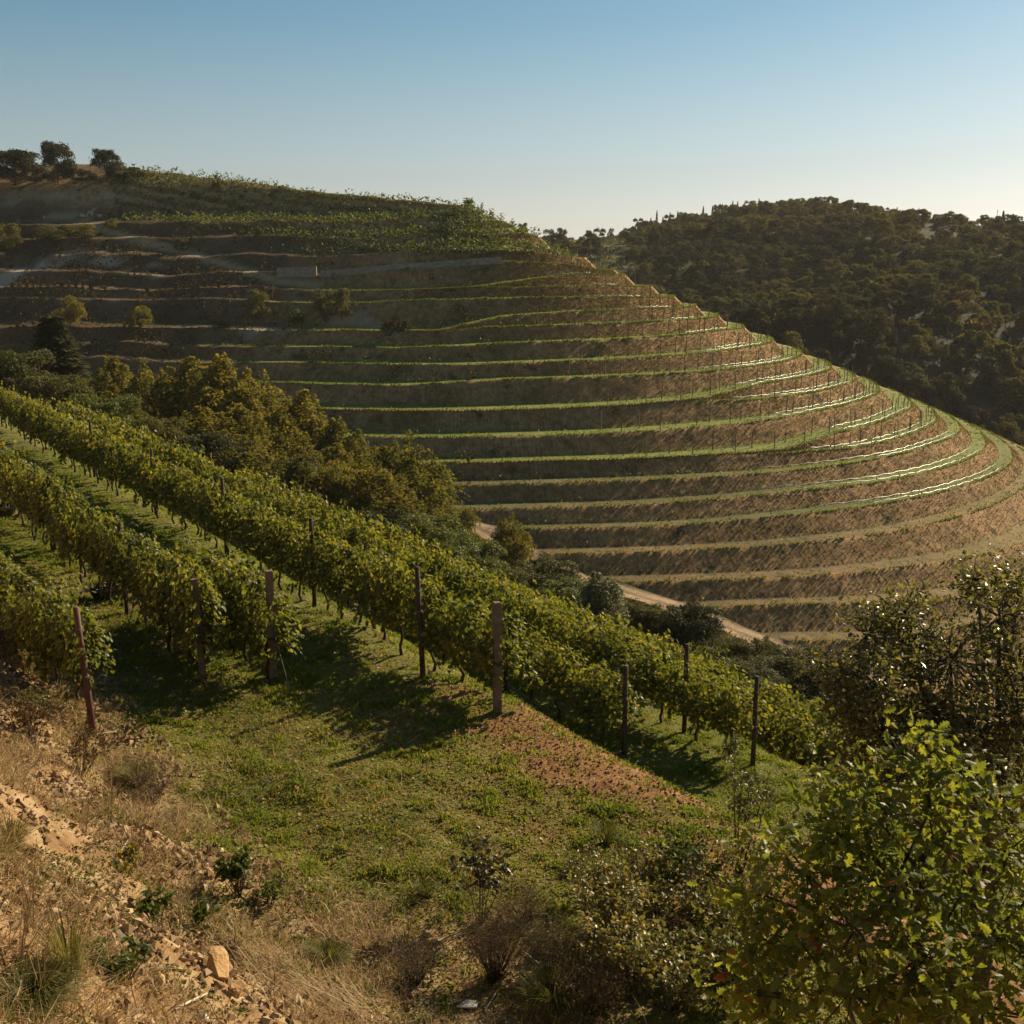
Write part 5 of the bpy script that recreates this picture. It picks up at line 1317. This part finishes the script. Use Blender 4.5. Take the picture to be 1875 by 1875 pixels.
tussock(600, 1770, .26, .3, 600, 'grey green grass tussock at the right foot of the bank')
tussock(1110, 1545, .3, .28, 260, 'round grass tussock at the upper edge of the red bank')
tussock(60, 1850, .26, .36, 900, 'dark green grass tussock in the lower left corner')
tussock(130, 1790, .5, .3, 160, 'tall sparse tussock above the lower left corner', .2)
tussock(250, 1440, .32, .35, 600, 'grass tussock where the bank meets the bench', .2)
tussock(20, 1560, .3, .3, 320, 'dry grass tussock at the left edge of the bank', .3)
tussock(1055, 1600, .22, .22, 180, 'small tussock left of the red bank')
tussock(780, 1640, .22, .2, 160, 'small tussock left of the oak sapling')
# dead stalks and sticks
M_STICK = rough_mat('bleached_stick', [(0, (.30, .24, .17)), (1, (.55, .49, .40))], 20, .8, .3, .005)
M_STALK = rough_mat('dry_stalk', [(0, (.20, .13, .06)), (1, (.34, .24, .12))], 20, .85, .3, .005)
for px, py in ((205, 1480), (240, 1560), (250, 1570), (270, 1575), (60, 1700), (155, 1530), (330, 1700), (80, 1840), (35, 1780)):
    g = at(px, py); a = Acc()
    for k in range(5):
        l = rng.normal(size=2) * .13; H = rng.uniform(.35, .8); a.add(*tube([(0, 0, -.05), (l[0] * .4, l[1] * .4, H * .5), (l[0], l[1], H)], [.005, .004, .002], 4))
    tag(link('dead_stalks', a.mesh('dead_stalk', M_STALK), None, tuple(g)), 'spray of upright dead stalks on the near bank', 'dead plant', 'upright dead stalks on the near bank')
ST = [((205, 1588), (243, 1536), .012, 'short white stick standing out on the upper bank'), ((352, 1575), (354, 1640), .006, 'thin pale stick above the pile of straw'),
      ((320, 1855), (380, 1830), .014, 'bleached stick beside the whitish bottom stone'), ((40, 1545), (110, 1590), .006, 'long thin stick high on the bank'), ((90, 1590), (150, 1630), .005, 'thin stick crossing the middle of the bank'),
      ((500, 1780), (640, 1850), .007, 'long bleached stem in the straw heap'), ((470, 1800), (600, 1865), .006, 'second bleached stem along the straw heap'), ((880, 1868), (925, 1800), .008, 'forked pale twig at the bottom edge beside the flat stone'),
      ((150, 1352), (215, 1345), .006, 'dry stem lying on the grass right of the rust red post'), ((355, 1650), (450, 1770), .006, 'long dry stem running down the bank')]
for a, b, r, lab in ST:
    p, q = at(*a), at(*b); m = (p + q) / 2 + (0, 0, .05)
    tag(link('stick', Acc().add(*tube([p + (0, 0, .03), m, q + (0, 0, .06)], [r, r * .85, r * .5], 6)).mesh('stick', M_STICK, True)), lab, 'stick')
# heap of bleached straw
acc = Acc()
for k in range(420):
    f = rng.random(); c = at(440 + 230 * f + rng.normal() * 22, 1740 + 115 * f + rng.normal() * 16)
    if c is None: continue
    d = np.array((.72, -.62, -.12)) + .22 * rng.normal(size=3); d = unit(d); L = rng.uniform(.12, .4)
    p = c + (0, 0, .01 + .06 * rng.random()); acc.add(*tube([p - d * L, p + rng.normal(size=3) * .01, p + d * L], [.0025, .003, .0015], 3, False), rng.uniform(.6, 1))
tag(link('straw_heap', acc.mesh('straw_heap', M_STRAW)), 'heap of bleached straw stems at the right foot of the bank', 'straw')
